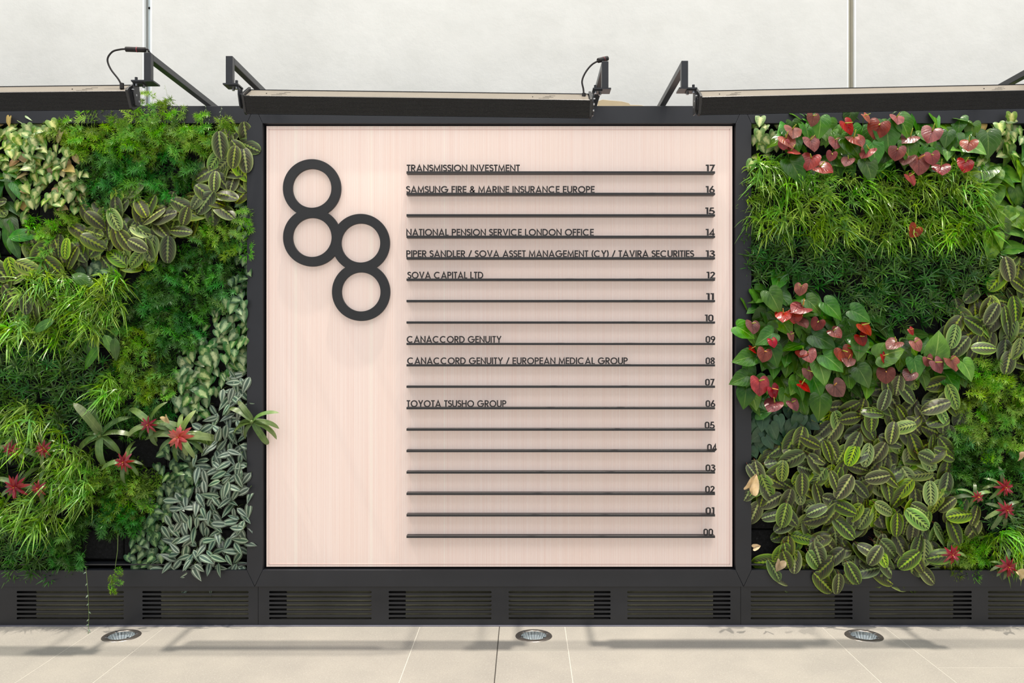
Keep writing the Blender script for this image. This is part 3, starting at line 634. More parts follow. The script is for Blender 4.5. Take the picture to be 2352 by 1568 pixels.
# ------------------------------------------------------------ leaf meshes
def prof_of(kind):
    if kind == 'oval': return lambda t: max(0,1-(2*t**0.94-1)**2)**0.5
    if kind == 'lance': return lambda t: (math.sin(math.pi*t**0.72))**0.9*(1-0.12*t)
    if kind == 'blade': return lambda t: min(1, 6*t+0.3)*(1-t**3)**0.9
    if kind == 'heart': return lambda t: (0.62+0.38*math.sin(math.pi*min(1,t*1.7)) if t < 0.30 else (math.cos(math.pi/2*((t-0.30)/0.70)**1.25)))*1.0
    if kind == 'strap': return lambda t: min(1, 3*t+0.55)*(1-t**6)**0.8
    if kind == 'bract': return lambda t: (math.sin(math.pi*(0.15+0.85*t)**0.9))**0.8
def leaf_mesh(name, kind, wr, mat, arch=0.3, fold=0.12, lobe=0.0, n=8, wave=0.0, seed=0, cols=(-1,-.55,0,.55,1)):
    rr = random.Random(seed); pf = prof_of(kind); mb = MB(); vs = []; uv = []; m = len(cols); tw = rr.uniform(-.25,.25)
    ph = rr.uniform(0,6)
    for i in range(n+1):
        t = (1-math.cos(math.pi*i/n))/2 if kind == 'oval' else i/n; wd = max(0.0, pf(t))*wr/2
        if i == n: wd = 0.0008
        ang = arch*t; y = math.sin(ang)/arch if arch else t; z = -(1-math.cos(ang))/arch if arch else 0
        for c in cols:
            yy = y-lobe*abs(c)**1.3*(1-t)**3
            zz = z+fold*abs(c)*wd*2+wave*math.sin(t*9+ph+(2 if c > 0 else 0))*abs(c)-0.25*wd*c*c+tw*c*wd*t
            vs.append((c*wd, yy, zz)); uv.append((c*.5+.5, t))
    fs = [(i*m+k, i*m+k+1, (i+1)*m+k+1, (i+1)*m+k) for i in range(n) for k in range(m-1)]
    mb.add(vs, fs, uv); return mb.mesh(name, mat, True)
OUT = {'heart': [(0,0),(.10,-.12),(.24,-.17),(.38,-.10),(.46,.08),(.46,.30),(.38,.53),(.20,.78),(0,1)],
 'arrow': [(0,0),(.12,-.14),(.28,-.19),(.41,-.08),(.44,.12),(.40,.36),(.29,.60),(.13,.80),(0,.93)],
 'spathe': [(0,.04),(.12,-.12),(.30,-.20),(.46,-.11),(.53,.08),(.52,.30),(.42,.52),(.24,.70),(0,.82)]}
def heart_mesh(name, kind, mat, arch=0.5, fold=0.1, wave=0.01, seed=0, n=11, wr=1.0):
    rr = random.Random(seed); pts = OUT[kind]; mb = MB(); vs = []; uv = []; cols = (-1,-.66,-.3,0,.3,.66,1); m = len(cols); ph = rr.uniform(0,6); tw = rr.uniform(-.2,.2)
    def cr(u):
        i = min(int(u), len(pts)-2); f = u-i; p = [pts[max(i-1,0)], pts[i], pts[i+1], pts[min(i+2,len(pts)-1)]]
        return [0.5*(2*p[1][k]+(p[2][k]-p[0][k])*f+(2*p[0][k]-5*p[1][k]+4*p[2][k]-p[3][k])*f*f+(3*p[1][k]-p[0][k]-3*p[2][k]+p[3][k])*f**3) for k in (0,1)]
    ymax = pts[-1][1]
    for i in range(n+1):
        t = i/n; ex, ey = cr(t*(len(pts)-1)); ex = max(ex, 0.0)*wr*(1+rr.uniform(-.03,.03)); cy = ymax*t**1.15
        for c in cols:
            k = abs(c); x = ex*c; y = cy+(ey-cy)*k**1.2
            z = -(1-math.cos(arch*max(y,-.1)))/max(arch,.01)+fold*abs(x)*2-0.35*x*x+wave*math.sin(y*9+ph+(2 if c > 0 else 0))*k+tw*x*y-0.12*max(0,-y)
            vs.append((x, y, z)); uv.append((c*.5+.5, max(0, min(1, y/ymax*0.85+0.15))))
    fs = [(i*m+k, i*m+k+1, (i+1)*m+k+1, (i+1)*m+k) for i in range(n) for k in range(m-1)]
    mb.add(vs, fs, uv); return mb.mesh(name, mat, True)
def needle(mb, o, d, up, L, wd, bend=0.0, seg=1):
    s = d.cross(up); s = s.normalized() if s.length > 1e-4 else Vector((1,0,0))
    vs = []; uv = []; n = seg+1
    for i in range(n+1):
        t = i/n; c = o+d*L*t+Vector((0,0,-1))*bend*L*t*t; ww = wd*(1-t**2)*.5*(0.6+0.4*min(1,3*t)) if i < n else 0
        if i < n: vs += [c-s*ww, c+s*ww]; uv += [(0.0,t),(1.0,t)]
        else: vs.append(c); uv.append((0.5,1))
    fs = [(2*i, 2*i+1, 2*i+3, 2*i+2) for i in range(n-1)]+[(2*n-2, 2*n-1, 2*n)]
    mb.add(vs, fs, uv)
def frond_mesh(mat, seed):   # asparagus fern: arching stem with starry whorls of needles, local +Y outwards
    rr = random.Random(seed); mb = MB(); nb = 12; pts = []
    for i in range(nb+1):
        t = i/nb; pts.append(Vector((0.12*math.sin(t*3+seed), math.sin(t*1.5)/1.5, -(1-math.cos(t*1.5))/1.5*0.8)))
    def whorl(p, tg, n, ln, fwd):
        a = tg.cross(Vector((0.3,0.1,1))).normalized(); b = tg.cross(a); o = rr.random()*6
        for k in range(n):
            an = 2*math.pi*k/n+o+rr.uniform(-.25,.25); d = (a*math.cos(an)+b*math.sin(an)+tg*rr.uniform(fwd-.35,fwd+.35)).normalized()
            needle(mb, p, d, tg, ln*rr.uniform(.8,1.25), 0.040, rr.uniform(0,.2))
    for i in range(2, nb+1):
        p = pts[i]; tg = (pts[i]-pts[i-1]).normalized()
        if i % 2 == 0: whorl(p, tg, 8 if i < nb else 13, 0.27*(1.1-.3*abs(i/nb-.5)), 0.5)
        if i % 3 == 0 and i < nb:
            for sgn in (-1, 1):
                dd = (Vector((sgn,0.5,rr.uniform(-.3,.3)))).normalized()*0.22; q = p+dd; needle(mb, p, dd.normalized(), tg, 0.22, 0.02)
                whorl(q, dd.normalized(), 12, 0.24, .6)
    for i in range(nb): needle(mb, pts[i], (pts[i+1]-pts[i]).normalized(), Vector((1,0,0)), (pts[i+1]-pts[i]).length*1.3, 0.018)
    return mb.mesh('frond', mat)
def tuft_mesh(mat, seed, nbl=13, wd=0.085, droop=0.55, el0=0.2, el1=1.1):   # blades; local Z outwards, local Y = up (blades sag to -Y)
    rr = random.Random(seed); mb = MB()
    for k in range(nbl):
        an = 2*math.pi*k/nbl+rr.uniform(-.35,.35); el = rr.uniform(el0, el1); o = Vector((rr.uniform(-.1,.1), rr.uniform(-.1,.1), rr.uniform(-.15,.1)))
        d = Vector((math.cos(an)*math.cos(el), math.sin(an)*math.cos(el)+.15, math.sin(el)))
        L = rr.uniform(0.6,1.1); s = d.cross(Vector((rr.uniform(-.5,.5),rr.uniform(-.5,.5),1))).normalized(); n = 5; vs = []; uv = []; dr = droop*rr.uniform(.6,1.4)
        for i in range(n+1):
            t = i/n; c = o+d*L*t+Vector((0,-1,-.25))*dr*L*t*t; ww = wd*.5*min(1,4*t+.35)*(1-t**3)
            if i < n: vs += [c-s*ww, c+s*ww]; uv += [(0,t),(1,t)]
            else: vs.append(c); uv.append((.5,1))
        mb.add(vs, [(2*i,2*i+1,2*i+3,2*i+2) for i in range(n-1)]+[(2*n-2,2*n-1,2*n)], uv)
    return mb.mesh('leaf_tuft', mat, True)
LM = {}
LM['mar'] = [leaf_mesh('leaf','oval',0.58,ML['mar'],0.45,0.07,0.0,10,0.008,s) for s in range(4)]
LM['trad'] = [leaf_mesh('leaf','lance',0.44,ML['trad'],0.5,0.16,0.0,7,0.0,s) for s in range(3)]
LM['syn'] = [heart_mesh('leaf','arrow',ML['syn'],0.5,0.14,0.012,s) for s in range(3)]
LM['syp'] = [heart_mesh('leaf','arrow',ML['syp'],0.5,0.14,0.012,s) for s in range(3)]
LM['syg'] = [heart_mesh('leaf','arrow',ML['syg'],0.5,0.14,0.012,s) for s in range(3)]
LM['ant'] = [heart_mesh('leaf','heart',ML['ant'],0.7,0.16,0.014,s) for s in range(4)]
LM['poth'] = [heart_mesh('leaf','heart',ML['poth'],0.7,0.16,0.02,s,wr=.9) for s in range(3)]
LM['phil'] = [heart_mesh('leaf','heart',ML['phil'],0.5,0.12,0.006,s,wr=.9) for s in range(3)]
LM['broad'] = [leaf_mesh('leaf','lance',0.42,ML['broad'],0.7,0.10,0.0,9,0.012,s) for s in range(3)]
LM['spathe'] = [heart_mesh('spathe','spathe',ML['spathe'],0.6,0.12,0.02,s) for s in range(3)]
LM['spathed'] = [heart_mesh('spathe','spathe',ML['spathed'],0.6,0.12,0.02,s) for s in range(3)]
LM['bract'] = [leaf_mesh('bract','bract',0.30,ML['bract'],0.7,0.10,0,7,0,s) for s in range(2)]
LM['bractd'] = [leaf_mesh('bract','bract',0.24,ML['bractd'],0.7,0.10,0,7,0,s) for s in range(2)]
LM['strap'] = [leaf_mesh('leaf','strap',0.19,ML['strap'],1.5,0.16,0,10,0,s) for s in range(3)]
LM['dry'] = [heart_mesh('leaf','arrow',ML['dry'],1.6,0.9,0.11,s,wr=1.0) for s in range(3)]
LM['fernb'] = [frond_mesh(ML['fernb'],s) for s in range(4)]
LM['fernd'] = [frond_mesh(ML['fernd'],s+9) for s in range(4)]
LM['grassb'] = [tuft_mesh(ML['grassb'],s,14,0.074,0.75) for s in range(6)]
LM['grassd'] = [tuft_mesh(ML['grassd'],s+9,14,0.085,0.18) for s in range(6)]
sp_mb = MB().tube([(0,0,0),(0,0.02,0.12),(0,0.05,0.30),(0,0.07,0.42)], 0.045, 7, 0.022)
spadix_me = sp_mb.mesh('spadix', M_spadix, True); spadix_me2 = MB().tube([(0,0,0),(0,0.02,0.12),(0,0.05,0.30),(0,0.07,0.42)], 0.045, 7, 0.022).mesh('spadix', M_spadixr, True)

def basis(pos, tip, nrm, s, sz=None):
    t = tip.normalized(); n = (nrm-t*nrm.dot(t)).normalized(); x = t.cross(n)
    M = Matrix(((x.x*s,t.x*s,n.x*s,pos.x),(x.y*s,t.y*s,n.y*s,pos.y),(x.z*s,t.z*s,n.z*s,pos.z),(0,0,0,1))); return M
def leaf_dir(phi, out, nup, jit):
    tip = Vector((math.cos(phi)*math.cos(out), -math.sin(out), math.sin(phi)*math.cos(out)))
    nrm = Vector((R.uniform(-jit,jit), -1, nup+R.uniform(-jit,jit))); return tip, nrm
# kind: spacing px, size range m, phi mean deg, phi spread, outward range, normal up, jitter, dome depth, part name, category, object name
KD = {
 'mar':  (24.5, (0.115,0.158), -90, 75, (-0.25,0.45), 0.45, 0.4, 0.14, 'leaf'),
 'trad': (17, (0.070,0.108), -90, 100, (-0.2,0.7), 0.45, 0.5, 0.13, 'leaf'),
 'syn':  (15, (0.046,0.070), -90, 60, (-0.1,0.6), 0.7, 0.5, 0.10, 'leaf'),
 'syp':  (17, (0.048,0.076), -90, 60, (-0.1,0.6), 0.6, 0.5, 0.08, 'leaf'),
 'syg':  (15, (0.042,0.066), -90, 65, (-0.1,0.6), 0.6, 0.5, 0.06, 'leaf'),
 'ant':  (26, (0.085,0.140), -80, 65, (-0.1,0.8), 0.95, 0.6, 0.12, 'leaf'),
 'poth': (32, (0.11,0.17), -85, 60, (-0.1,0.6), 0.7, 0.5, 0.10, 'leaf'),
 'phil': (19, (0.065,0.10), -90, 40, (-0.1,0.4), 0.45, 0.4, 0.06, 'leaf'),
 'broad':(30, (0.13,0.20), -80, 80, (0.0,0.7), 0.7, 0.4, 0.08, 'leaf'),
 'fernb':(19, (0.085,0.135), -90, 130, (0.2,1.1), 0.8, 0.4, 0.15, 'frond'),
 'fernd':(19, (0.085,0.135), -90, 130, (0.2,1.1), 0.8, 0.4, 0.12, 'frond'),
 'grassb':(17.5, (0.070,0.115), 90, 35, (0,0), 0.55, 0.45, 0.14, 'leaf_tuft'),
 'grassd':(17, (0.055,0.085), 90, 90, (0,0), 0.35, 0.6, 0.12, 'leaf_tuft'),
}
NM = {'mar':('prayer_plant','prayer plant with dark-blotched red-veined oval leaves','plant'),'trad':('inch_plant','silver striped inch plant','plant'),
 'syn':('arrowhead_vine','pale cream-green arrowhead vine','plant'),'syp':('arrowhead_vine','fresh green and cream arrowhead vine','plant'),'syg':('arrowhead_vine','small-leaved green arrowhead vine','plant'),
 'ant':('anthurium','anthurium with glossy heart leaves and red flowers','flowering plant'),'poth':('pothos','large-leaved light green pothos','plant'),
 'phil':('heartleaf_philodendron','dusky green heartleaf philodendron','plant'),'broad':('bird_nest_fern','glossy broad green leaves','plant'),
 'fernb':('asparagus_fern','bright yellow-green asparagus fern','fern'),'fernd':('asparagus_fern','deep green asparagus fern','fern'),
 'grassb':('spider_plant','bright green plant with narrow arching blades','plant'),'grassd':('mondo_grass','dark green mass of narrow blades','plant'),
 'brom':('bromeliad','','plant')}
PL = [
 # left bay: kind, cx, cy, rx, ry, where
 ('syn',60,345,100,75,'in the top left corner'),('syn',150,385,60,70,'left of the bright top fern'),('syn',125,460,70,40,'below the top left corner, with browned leaves'),
 ('broad',15,430,50,40,'at the left edge under the pale vine'),('broad',20,545,60,55,'at the left edge above the first prayer plants'),
 ('fernb',175,310,90,45,'at the top rail right of the pale vine'),('fernb',330,300,110,62,'spilling over the top rail under the left lamp'),('fernb',450,305,70,38,'at the top rail left of the mullion'),
 ('fernd',260,400,90,75,'under the bright top fern, left half'),('fernd',375,400,75,60,'under the bright top fern, right half'),
 ('fernb',120,520,75,45,'between the browned pale vine and the prayer plants'),
 ('mar',540,365,52,58,'in the top right corner of the left bay'),('mar',480,440,62,45,'below the top right corner of the left bay'),
 ('mar',400,490,65,55,'under the dark top fern'),('mar',290,500,90,48,'across the middle of the upper left bay'),('mar',180,560,80,45,'right of the left edge broad leaves'),
 ('mar',330,570,90,45,'above the mid left arching blades'),('mar',55,610,60,50,'low at the left edge of the left bay'),('mar',60,700,65,40,'lowest at the left edge of the left bay'),
 ('fernb',510,520,62,50,'beside the mullion under the corner prayer plants'),('fernd',425,615,80,65,'right of centre in the left bay, upper'),('fernd',505,630,50,70,'near the mullion at mid height'),
 ('syg',562,540,22,75,'in a column beside the left mullion, upper'),('syg',548,660,35,45,'in a column beside the left mullion, middle'),('syg',225,620,35,28,'a small clump under the mid prayer plants'),
 ('grassb',110,665,90,45,'below the left edge prayer plants'),('grassb',215,685,70,55,'left of the dark mid fern'),('grassb',60,770,85,50,'at the left edge at mid height'),('grassb',200,745,60,45,'around the broad mid leaves'),
 ('broad',190,640,32,25,'one clump on the arching blades under the prayer plants'),('broad',235,800,48,62,'in the middle of the left bay'),
 ('grassd',70,850,95,75,'at the left edge below mid height'),('grassd',180,880,80,70,'left of the centre fern'),('grassb',240,900,50,45,'between the dark blades and the centre fern'),
 ('fernd',365,710,85,70,'at the centre of the left bay'),('fernb',315,790,75,65,'left of the pale green vine'),('fernd',395,790,60,60,'just left of the pale green vine'),('fernb',320,875,80,60,'above the red bromeliads'),('fernd',345,935,55,40,'low centre, ending above bare felt'),
 ('syp',545,715,40,50,'beside the left mullion above the pale drift'),('syp',535,790,55,60,'beside the left mullion at mid height'),('syp',455,835,65,55,'drifting left from the mullion'),('syp',440,920,55,35,'lowest drift above the salmon bromeliad'),
 ('trad',535,925,45,48,'beside the green strap leaves, small'),('trad',500,1000,45,35,'right of the salmon bromeliad'),
 ('grassb',70,985,90,45,'above the left red bromeliads'),('grassb',150,1040,60,60,'between the red bromeliads'),('grassd',180,985,70,45,'left of the long strap leaves'),
 ('trad',510,1105,80,70,'upper part of the big drift beside the left mullion'),('trad',455,1205,90,60,'left part of the big drift'),('trad',550,1210,55,75,'right part of the big drift'),('trad',470,1285,90,42,'hanging over the bottom rail'),
 ('syg',415,1085,42,55,'right of the crimson bromeliad'),('syg',365,1180,30,60,'left of the big silver drift'),('syg',345,1265,50,28,'at the bottom under the low fern'),
 ('fernb',270,1125,85,60,'below the crimson bromeliad'),('fernd',245,1190,70,40,'low in the left bay'),
 ('grassb',60,1180,90,45,'at the lower left edge'),('grassd',70,1255,95,60,'hanging over the bottom rail at the left edge'),('fernd',165,1240,50,55,'above the bottom rail left of the bare felt'),('grassb',150,1130,55,50,'left of the low fern'),
 ('fernb',-95,330,70,60,'outside the view at the far left, top'),('mar',-100,480,70,70,'outside the view at the far left, upper'),('grassb',-100,640,70,80,'outside the view at the far left, middle'),('grassd',-100,820,80,90,'outside the view at the far left, lower middle'),('fernd',-100,1010,80,90,'outside the view at the far left, lower'),('fernb',-100,1200,80,90,'outside the view at the far left, bottom'),
 # right bay
 ('syn',1748,325,30,50,'beside the right mullion at the top'),
 ('ant',1835,325,65,60,'at the top left of the right bay'),('ant',1935,325,60,62,'at the top, second from the mullion'),('ant',2035,325,60,65,'at the top centre of the right bay'),('ant',2130,335,60,65,'at the top right of centre'),('ant',2220,320,50,60,'at the top right, beside the pale vine'),
 ('syn',2305,310,60,42,'in the top right corner'),('poth',2295,400,60,55,'under the top right corner'),('poth',2320,530,45,70,'at the right edge above mid height'),
 ('grassb',1780,405,62,50,'beside the right mullion under the anthuriums'),('grassb',1880,440,75,50,'under the second anthurium'),('grassb',1985,445,70,50,'under the top centre anthuriums'),('grassb',2090,450,70,50,'centre right under the anthuriums'),('grassb',2200,430,70,55,'left of the pothos'),
 ('grassb',1800,500,75,50,'beside the right mullion, second band'),('grassb',1930,520,80,45,'second band, centre left'),('grassb',2070,530,80,45,'second band, centre right'),('grassb',2200,525,75,50,'second band, right'),
 ('grassd',1780,580,75,60,'beside the right mullion above the lower anthuriums'),('grassd',1900,600,75,55,'centre left above the lower anthuriums'),('grassd',2020,610,75,55,'centre of the right bay'),('grassd',2140,600,75,55,'right of centre in the right bay'),('grassd',2240,620,60,50,'left of the right edge prayer plants'),
 ('grassd',2010,700,75,50,'centre, just above the anthurium flowers'),('grassd',2120,690,70,50,'right of centre, just above the anthurium leaves'),
 ('mar',2325,625,40,50,'at the right edge, topmost'),('mar',2290,715,62,50,'at the right edge at mid height'),('mar',2225,770,45,50,'left of the right edge group'),('mar',2325,800,42,50,'above the right edge fern'),
 ('ant',1800,715,75,62,'beside the right mullion at mid height'),('ant',1745,800,50,60,'hanging over the right mullion, middle'),('ant',1740,890,48,50,'hanging over the right mullion, lowest'),('ant',1850,790,62,55,'mid height, second from the mullion'),('ant',1960,790,62,60,'mid height at the centre'),('ant',1850,880,62,55,'low, second from the mullion'),('ant',1950,870,60,50,'low at the centre'),('ant',2060,820,60,52,'mid height right of centre'),('ant',2160,830,60,55,'beside the prayer plants at the right'),
 ('phil',1765,985,62,50,'beside the right mullion under the anthuriums'),('phil',1850,985,50,40,'above the big prayer plant drift'),
 ('mar',2070,895,62,45,'under the centre right anthuriums'),('mar',2165,930,55,48,'left of the bright lower fern'),('mar',1970,965,70,40,'under the centre anthuriums'),('mar',2080,985,65,45,'centre of the big drift, top'),
 ('fernb',2290,900,75,65,'at the right edge at lower mid height'),('fernb',2290,1000,75,50,'at the right edge under the bright fern'),('fernd',2220,1050,50,60,'between the big drift and the right edge'),('fernd',2310,1060,50,45,'at the right edge above the dark bromeliads'),
 ('mar',1850,1035,70,42,'top left of the big drift'),('mar',1975,1045,62,40,'upper middle of the big drift'),('mar',2130,1045,60,42,'upper right of the big drift'),
 ('mar',1760,1110,52,55,'beside the right mullion, overlapping it'),('mar',1850,1110,60,45,'left of the big drift'),('mar',1950,1115,60,45,'middle of the big drift'),('mar',2050,1120,60,45,'right of the middle of the big drift'),('mar',2135,1130,50,50,'right of the big drift'),
 ('mar',1790,1180,55,45,'left, above the bare soil'),('mar',1890,1190,60,45,'middle left, lower'),('mar',2000,1195,60,45,'middle, lower'),('mar',2105,1200,55,50,'right, lower'),('mar',2215,1190,55,42,'alone to the right of the drift'),
 ('mar',1815,1275,50,50,'left over the bottom rail'),('mar',1890,1285,60,50,'hanging over the bottom rail, left of middle'),('mar',1935,1322,55,34,'hanging lowest over the bottom rail'),('mar',2010,1282,60,48,'hanging over the bottom rail, middle'),('mar',2110,1290,52,52,'hanging over the bottom rail, right'),
 ('ant',2450,340,75,75,'outside the view at the far right, top'),('grassb',2455,520,80,90,'outside the view at the far right, upper'),('mar',2450,720,80,90,'outside the view at the far right, middle'),('fernb',2455,920,85,90,'outside the view at the far right, lower'),('grassd',2450,1120,85,90,'outside the view at the far right, near the bottom'),('fernd',2450,1260,85,50,'outside the view at the far right, bottom'),('grassb',2320,1245,55,50,'in the lower right corner'),('fernb',2220,1255,50,50,'above the bottom rail left of the corner'),('fernd',2200,1120,40,40,'between the drift and the dark bromeliads'),('grassd',2300,1180,55,45,'around the dark bromeliads'),
]
EMP = []; STEMS = []
for (kd, cx, cy, rx, ry, where) in PL:
    nm, lb, cat = NM[kd]; t = thing(nm, lb+' '+where, cat, P(cx, cy, YG), None); EMP.append(t); STEMS.append([])
GN = {'mar':'prayer plants on the planted walls','trad':'silver inch plants','syn':'arrowhead vines','syg':'arrowhead vines','syp':'arrowhead vines','ant':'anthuriums on the right wall','fernb':'asparagus ferns','fernd':'asparagus ferns','grassb':'narrow-bladed plants','grassd':'narrow-bladed plants','phil':'philodendrons','poth':'pothos plants','broad':'broad-leaved plants'}
for t, p in zip(EMP, PL): t['group'] = GN[p[0]]
def nearest(x, y, side):
    best = None; bd = 9
    for i, (kd, cx, cy, rx, ry, wh) in enumerate(PL):
        if (cx < 1100) != side: continue
        d = math.hypot((x-cx)/rx, (y-cy)/ry)
        if d < bd: bd = d; best = i
    return best, bd
EXC = [(225,1250,40,40),(262,1150,0,0),(1752,1240,38,45)]
for i, (kd, cx, cy, rx, ry, wh) in enumerate(PL):
    sp, (s0, s1), pm, ps, (o0, o1), nup, jit, dome, pn = KD[kd]; L = Vector(EMP[i].location); side = cx < 1100
    f = 1.24; gx = int(rx*f/sp)+1; gy = int(ry*f/sp)+1
    for a in range(-gx, gx+1):
        for b in range(-gy, gy+1):
            x = cx+(a+(0.5 if b % 2 else 0))*sp+R.uniform(-.42,.42)*sp; y = cy+b*sp+R.uniform(-.42,.42)*sp
            bi, bd = nearest(x+R.gauss(0,13), y+R.gauss(0,13), side)
            if bi != i or bd > f: continue
            if side and x > 575: continue
            if not side and x < 1712: continue
            if any(ex and abs(x-ax) < ex and abs(y-ay) < ey for ax, ay, ex, ey in EXC): continue
            e = min(1, bd); Y = YG-0.012-dome*(1-0.75*e*e)*R.uniform(0.45,1.0)
            s = R.uniform(s0, s1)
            if kd in ('grassb','grassd'):
                ax = Vector((R.uniform(-jit,jit), -1, nup*R.uniform(.4,1.6))).normalized(); ph_ = math.radians(pm+R.uniform(-ps,ps)); tp = Vector((math.cos(ph_), -0.01, math.sin(ph_)))
                tp = (tp-ax*tp.dot(ax)).normalized(); pos = P(x, y, Y); M = basis(pos-L, tp, ax, s)
            elif kd in ('fernb','fernd'):
                phi = math.radians(pm+R.uniform(-ps,ps)); tip, nrm = leaf_dir(phi, R.uniform(o0,o1), nup, jit)
                if y < 330: tip.z = tip.z*0.6+0.25
                pos = P(x, y, YG-0.01-0.10*R.random()*(1-.5*e)); pos -= tip*s*0.45*Vector((1,0,1)).length*0.6; pos.y = max(pos.y, -0.14); M = basis(pos-L, tip, Vector((nrm.x,-0.6,nrm.z+0.6)), s)
            else:
                phi = math.radians(pm+R.gauss(0, ps*0.6)+ (20 if x > cx else -20)); tip, nrm = leaf_dir(phi, R.uniform(o0,o1), nup, jit)
                pos = P(x, y, Y)-tip*s*0.5; pos.y = min(pos.y, YG-0.005); M = basis(pos-L, tip, nrm, s)
            inst(R.choice(LM[kd]), pn, EMP[i], M); STEMS[i].append(pos-L)
for i, t in enumerate(EMP):   # petioles from the felt to every leaf
    mb = MB()
    for q in STEMS[i]:
        b = Vector((q.x*0.9+R.uniform(-.01,.01), 0.01, q.z*0.95+0.01)); m_ = (q+b)/2+Vector((0,-0.01,0.006))
        mb.tube([b, m_, q], 0.0011 if PL[i][0] != 'mar' else 0.0014, 3)
    if mb.v: mb.obj('stems', M_stemr if PL[i][0] == 'mar' else M_stem, t, kind='stuff')

# anthurium flowers, each a spathe with its spadix
FL = [(1813,325,1),(1822,303,1),(1867,331,1),(1919,329,.8),(1950,293,1),(1970,322,1.05),(2015,299,1.15),(1988,350,.9),(1859,373,1.05),(1897,386,1.05),(1909,360,.6),(2059,353,.9),(2084,317,1.05),(2138,310,1.1),
 (2112,379,1.3),(2163,388,.95),(2217,381,.9),(2225,333,.9),(1867,276,.8),(2062,274,.8),(2095,413,.8),(2080,366,.85),(1828,347,.9),(2100,532,.8),(1945,371,.7),(2142,365,.8),(1993,272,.7),(1800,334,.6),
 (1838,666,.75),(1834,707,1.15),(1799,726,.9),(1825,729,.8),(1845,741,.85),(1876,747,.75),(1730,752,.85),(1991,755,1),(1922,765,.8),(1981,781,.8),(2049,790,.9),(2108,794,.8),(1755,817,.85),(1841,811,.8),(1859,818,.85),(1942,817,1.05),
 (2032,825,.7),(1859,860,.8),(1746,889,1.15),(1779,902,.85),(1773,931,1),(1825,931,.75),(1851,889,.85),(1926,895,1.05),(2035,865,.95),(2088,862,.8),(2157,842,.95),(2191,836,.95),(2095,762,.5),(1732,804,.6),(2133,831,.7),(1776,788,.6),(1819,775,.6),(1948,830,.8),(1855,640,.01)]
deep = {(1799,726),(1746,889),(1779,902),(1732,804),(1909,360),(1800,334),(2217,381),(1776,788),(2095,762),(1825,729),(1828,347)}
for fx, fy, s in FL[:-1]:
    bi = min((k for k, p in enumerate(PL) if p[0] == 'ant'), key=lambda k: (PL[k][1]-fx)**2+(PL[k][2]-fy)**2); t = EMP[bi]; L = Vector(t.location)
    s = s*0.094; phi = math.radians(-90+R.gauss(0,42)); tip, nrm = leaf_dir(phi, R.uniform(-.1,.9), R.uniform(.4,2.4), .5)
    pos = P(fx, fy, R.uniform(-0.135,-0.10))-tip*s*0.4; M = basis(pos-L, tip, nrm, s); dk = (fx,fy) in deep
    o = inst(R.choice(LM['spathed' if dk else 'spathe']), 'spathe', t, M)
    inst(spadix_me2 if R.random() < .25 else spadix_me, 'spadix', o, Matrix.Translation((0,0.08,0.0)) @ Matrix.Rotation(R.uniform(-.4,.2), 4, 'X') @ Matrix.Diagonal((1,1,1.1,1)))
    mb = MB(); b = Vector(((pos-L).x*.8, 0.0, (pos-L).z-0.08)); mb.tube([b, (b+pos-L)/2+Vector((0,-0.02,0)), pos-L], 0.0016, 4); mb.obj('flower_stalk', M_stem, t)

# big anthurium / broad leaves seen singly
BIG = [('ant',2040,310,.19,-85),('ant',1885,290,.14,-95),('ant',2080,290,.16,-60),('ant',1960,335,.15,-50),('ant',2010,350,.15,-80),('ant',2088,345,.15,-85),('ant',1998,390,.14,-70),('ant',1830,390,.17,-60),
 ('ant',1780,690,.15,-60),('ant',1870,700,.13,-40),('ant',1915,710,.15,-40),('ant',1978,722,.14,-25),('ant',1712,760,.13,-30),('ant',1760,775,.13,-150),('ant',1893,780,.16,-25),('ant',1778,815,.14,-70),('ant',1710,822,.13,-170),('ant',1915,830,.16,-35),('ant',1890,855,.15,-70),('ant',1975,800,.13,-90),
 ('ant',2155,795,.17,80),('ant',1712,912,.13,-100),('ant',1700,870,.12,-160),('ant',1884,935,.15,-95),('ant',2225,850,.13,-60),('ant',1985,865,.14,-60),('ant',2045,810,.17,20),('ant',2105,845,.13,-80)]
for kd, x, y, s, ph in BIG:
    bi = min((k for k, p in enumerate(PL) if p[0] == kd), key=lambda k: (PL[k][1]-x)**2+(PL[k][2]-y)**2); t = EMP[bi]; L = Vector(t.location)
    tip, nrm = leaf_dir(math.radians(ph), 0.25, .35, .15); s *= 0.85; pos = P(x, y, -0.11)-tip*s*.45
    inst(R.choice(LM[kd]), 'leaf', t, basis(pos-L, tip, nrm, s))
    mb = MB(); b = Vector(((pos-L).x*.8, 0.0, (pos-L).z*.8-0.03)); mb.tube([b, (b+pos-L)/2+Vector((0,-0.02,0)), pos-L], 0.0016, 4); mb.obj('leaf_stalk', M_stem, t)
bl = [i for i, p in enumerate(PL) if p[0] == 'broad']
for x, y, s, ph in ((205,820,.16,-130),(190,640,.16,-20),(95,745,.15,200),(250,790,.13,-60),(262,800,.13,-90)):
    bi = min(bl, key=lambda k: (PL[k][1]-x)**2+(PL[k][2]-y)**2); L = Vector(EMP[bi].location); tip, nrm = leaf_dir(math.radians(ph), .2, .5, .1); pos = P(x, y, -0.10)-tip*s*.45
    inst(R.choice(LM['broad']), 'leaf', EMP[bi], basis(pos-L, tip, nrm, s))
    MB().tube([Vector(((pos-L).x*.7,0,(pos-L).z*.7)), pos-L], 0.0016, 4).obj('leaf_stalk', M_stem, EMP[bi])

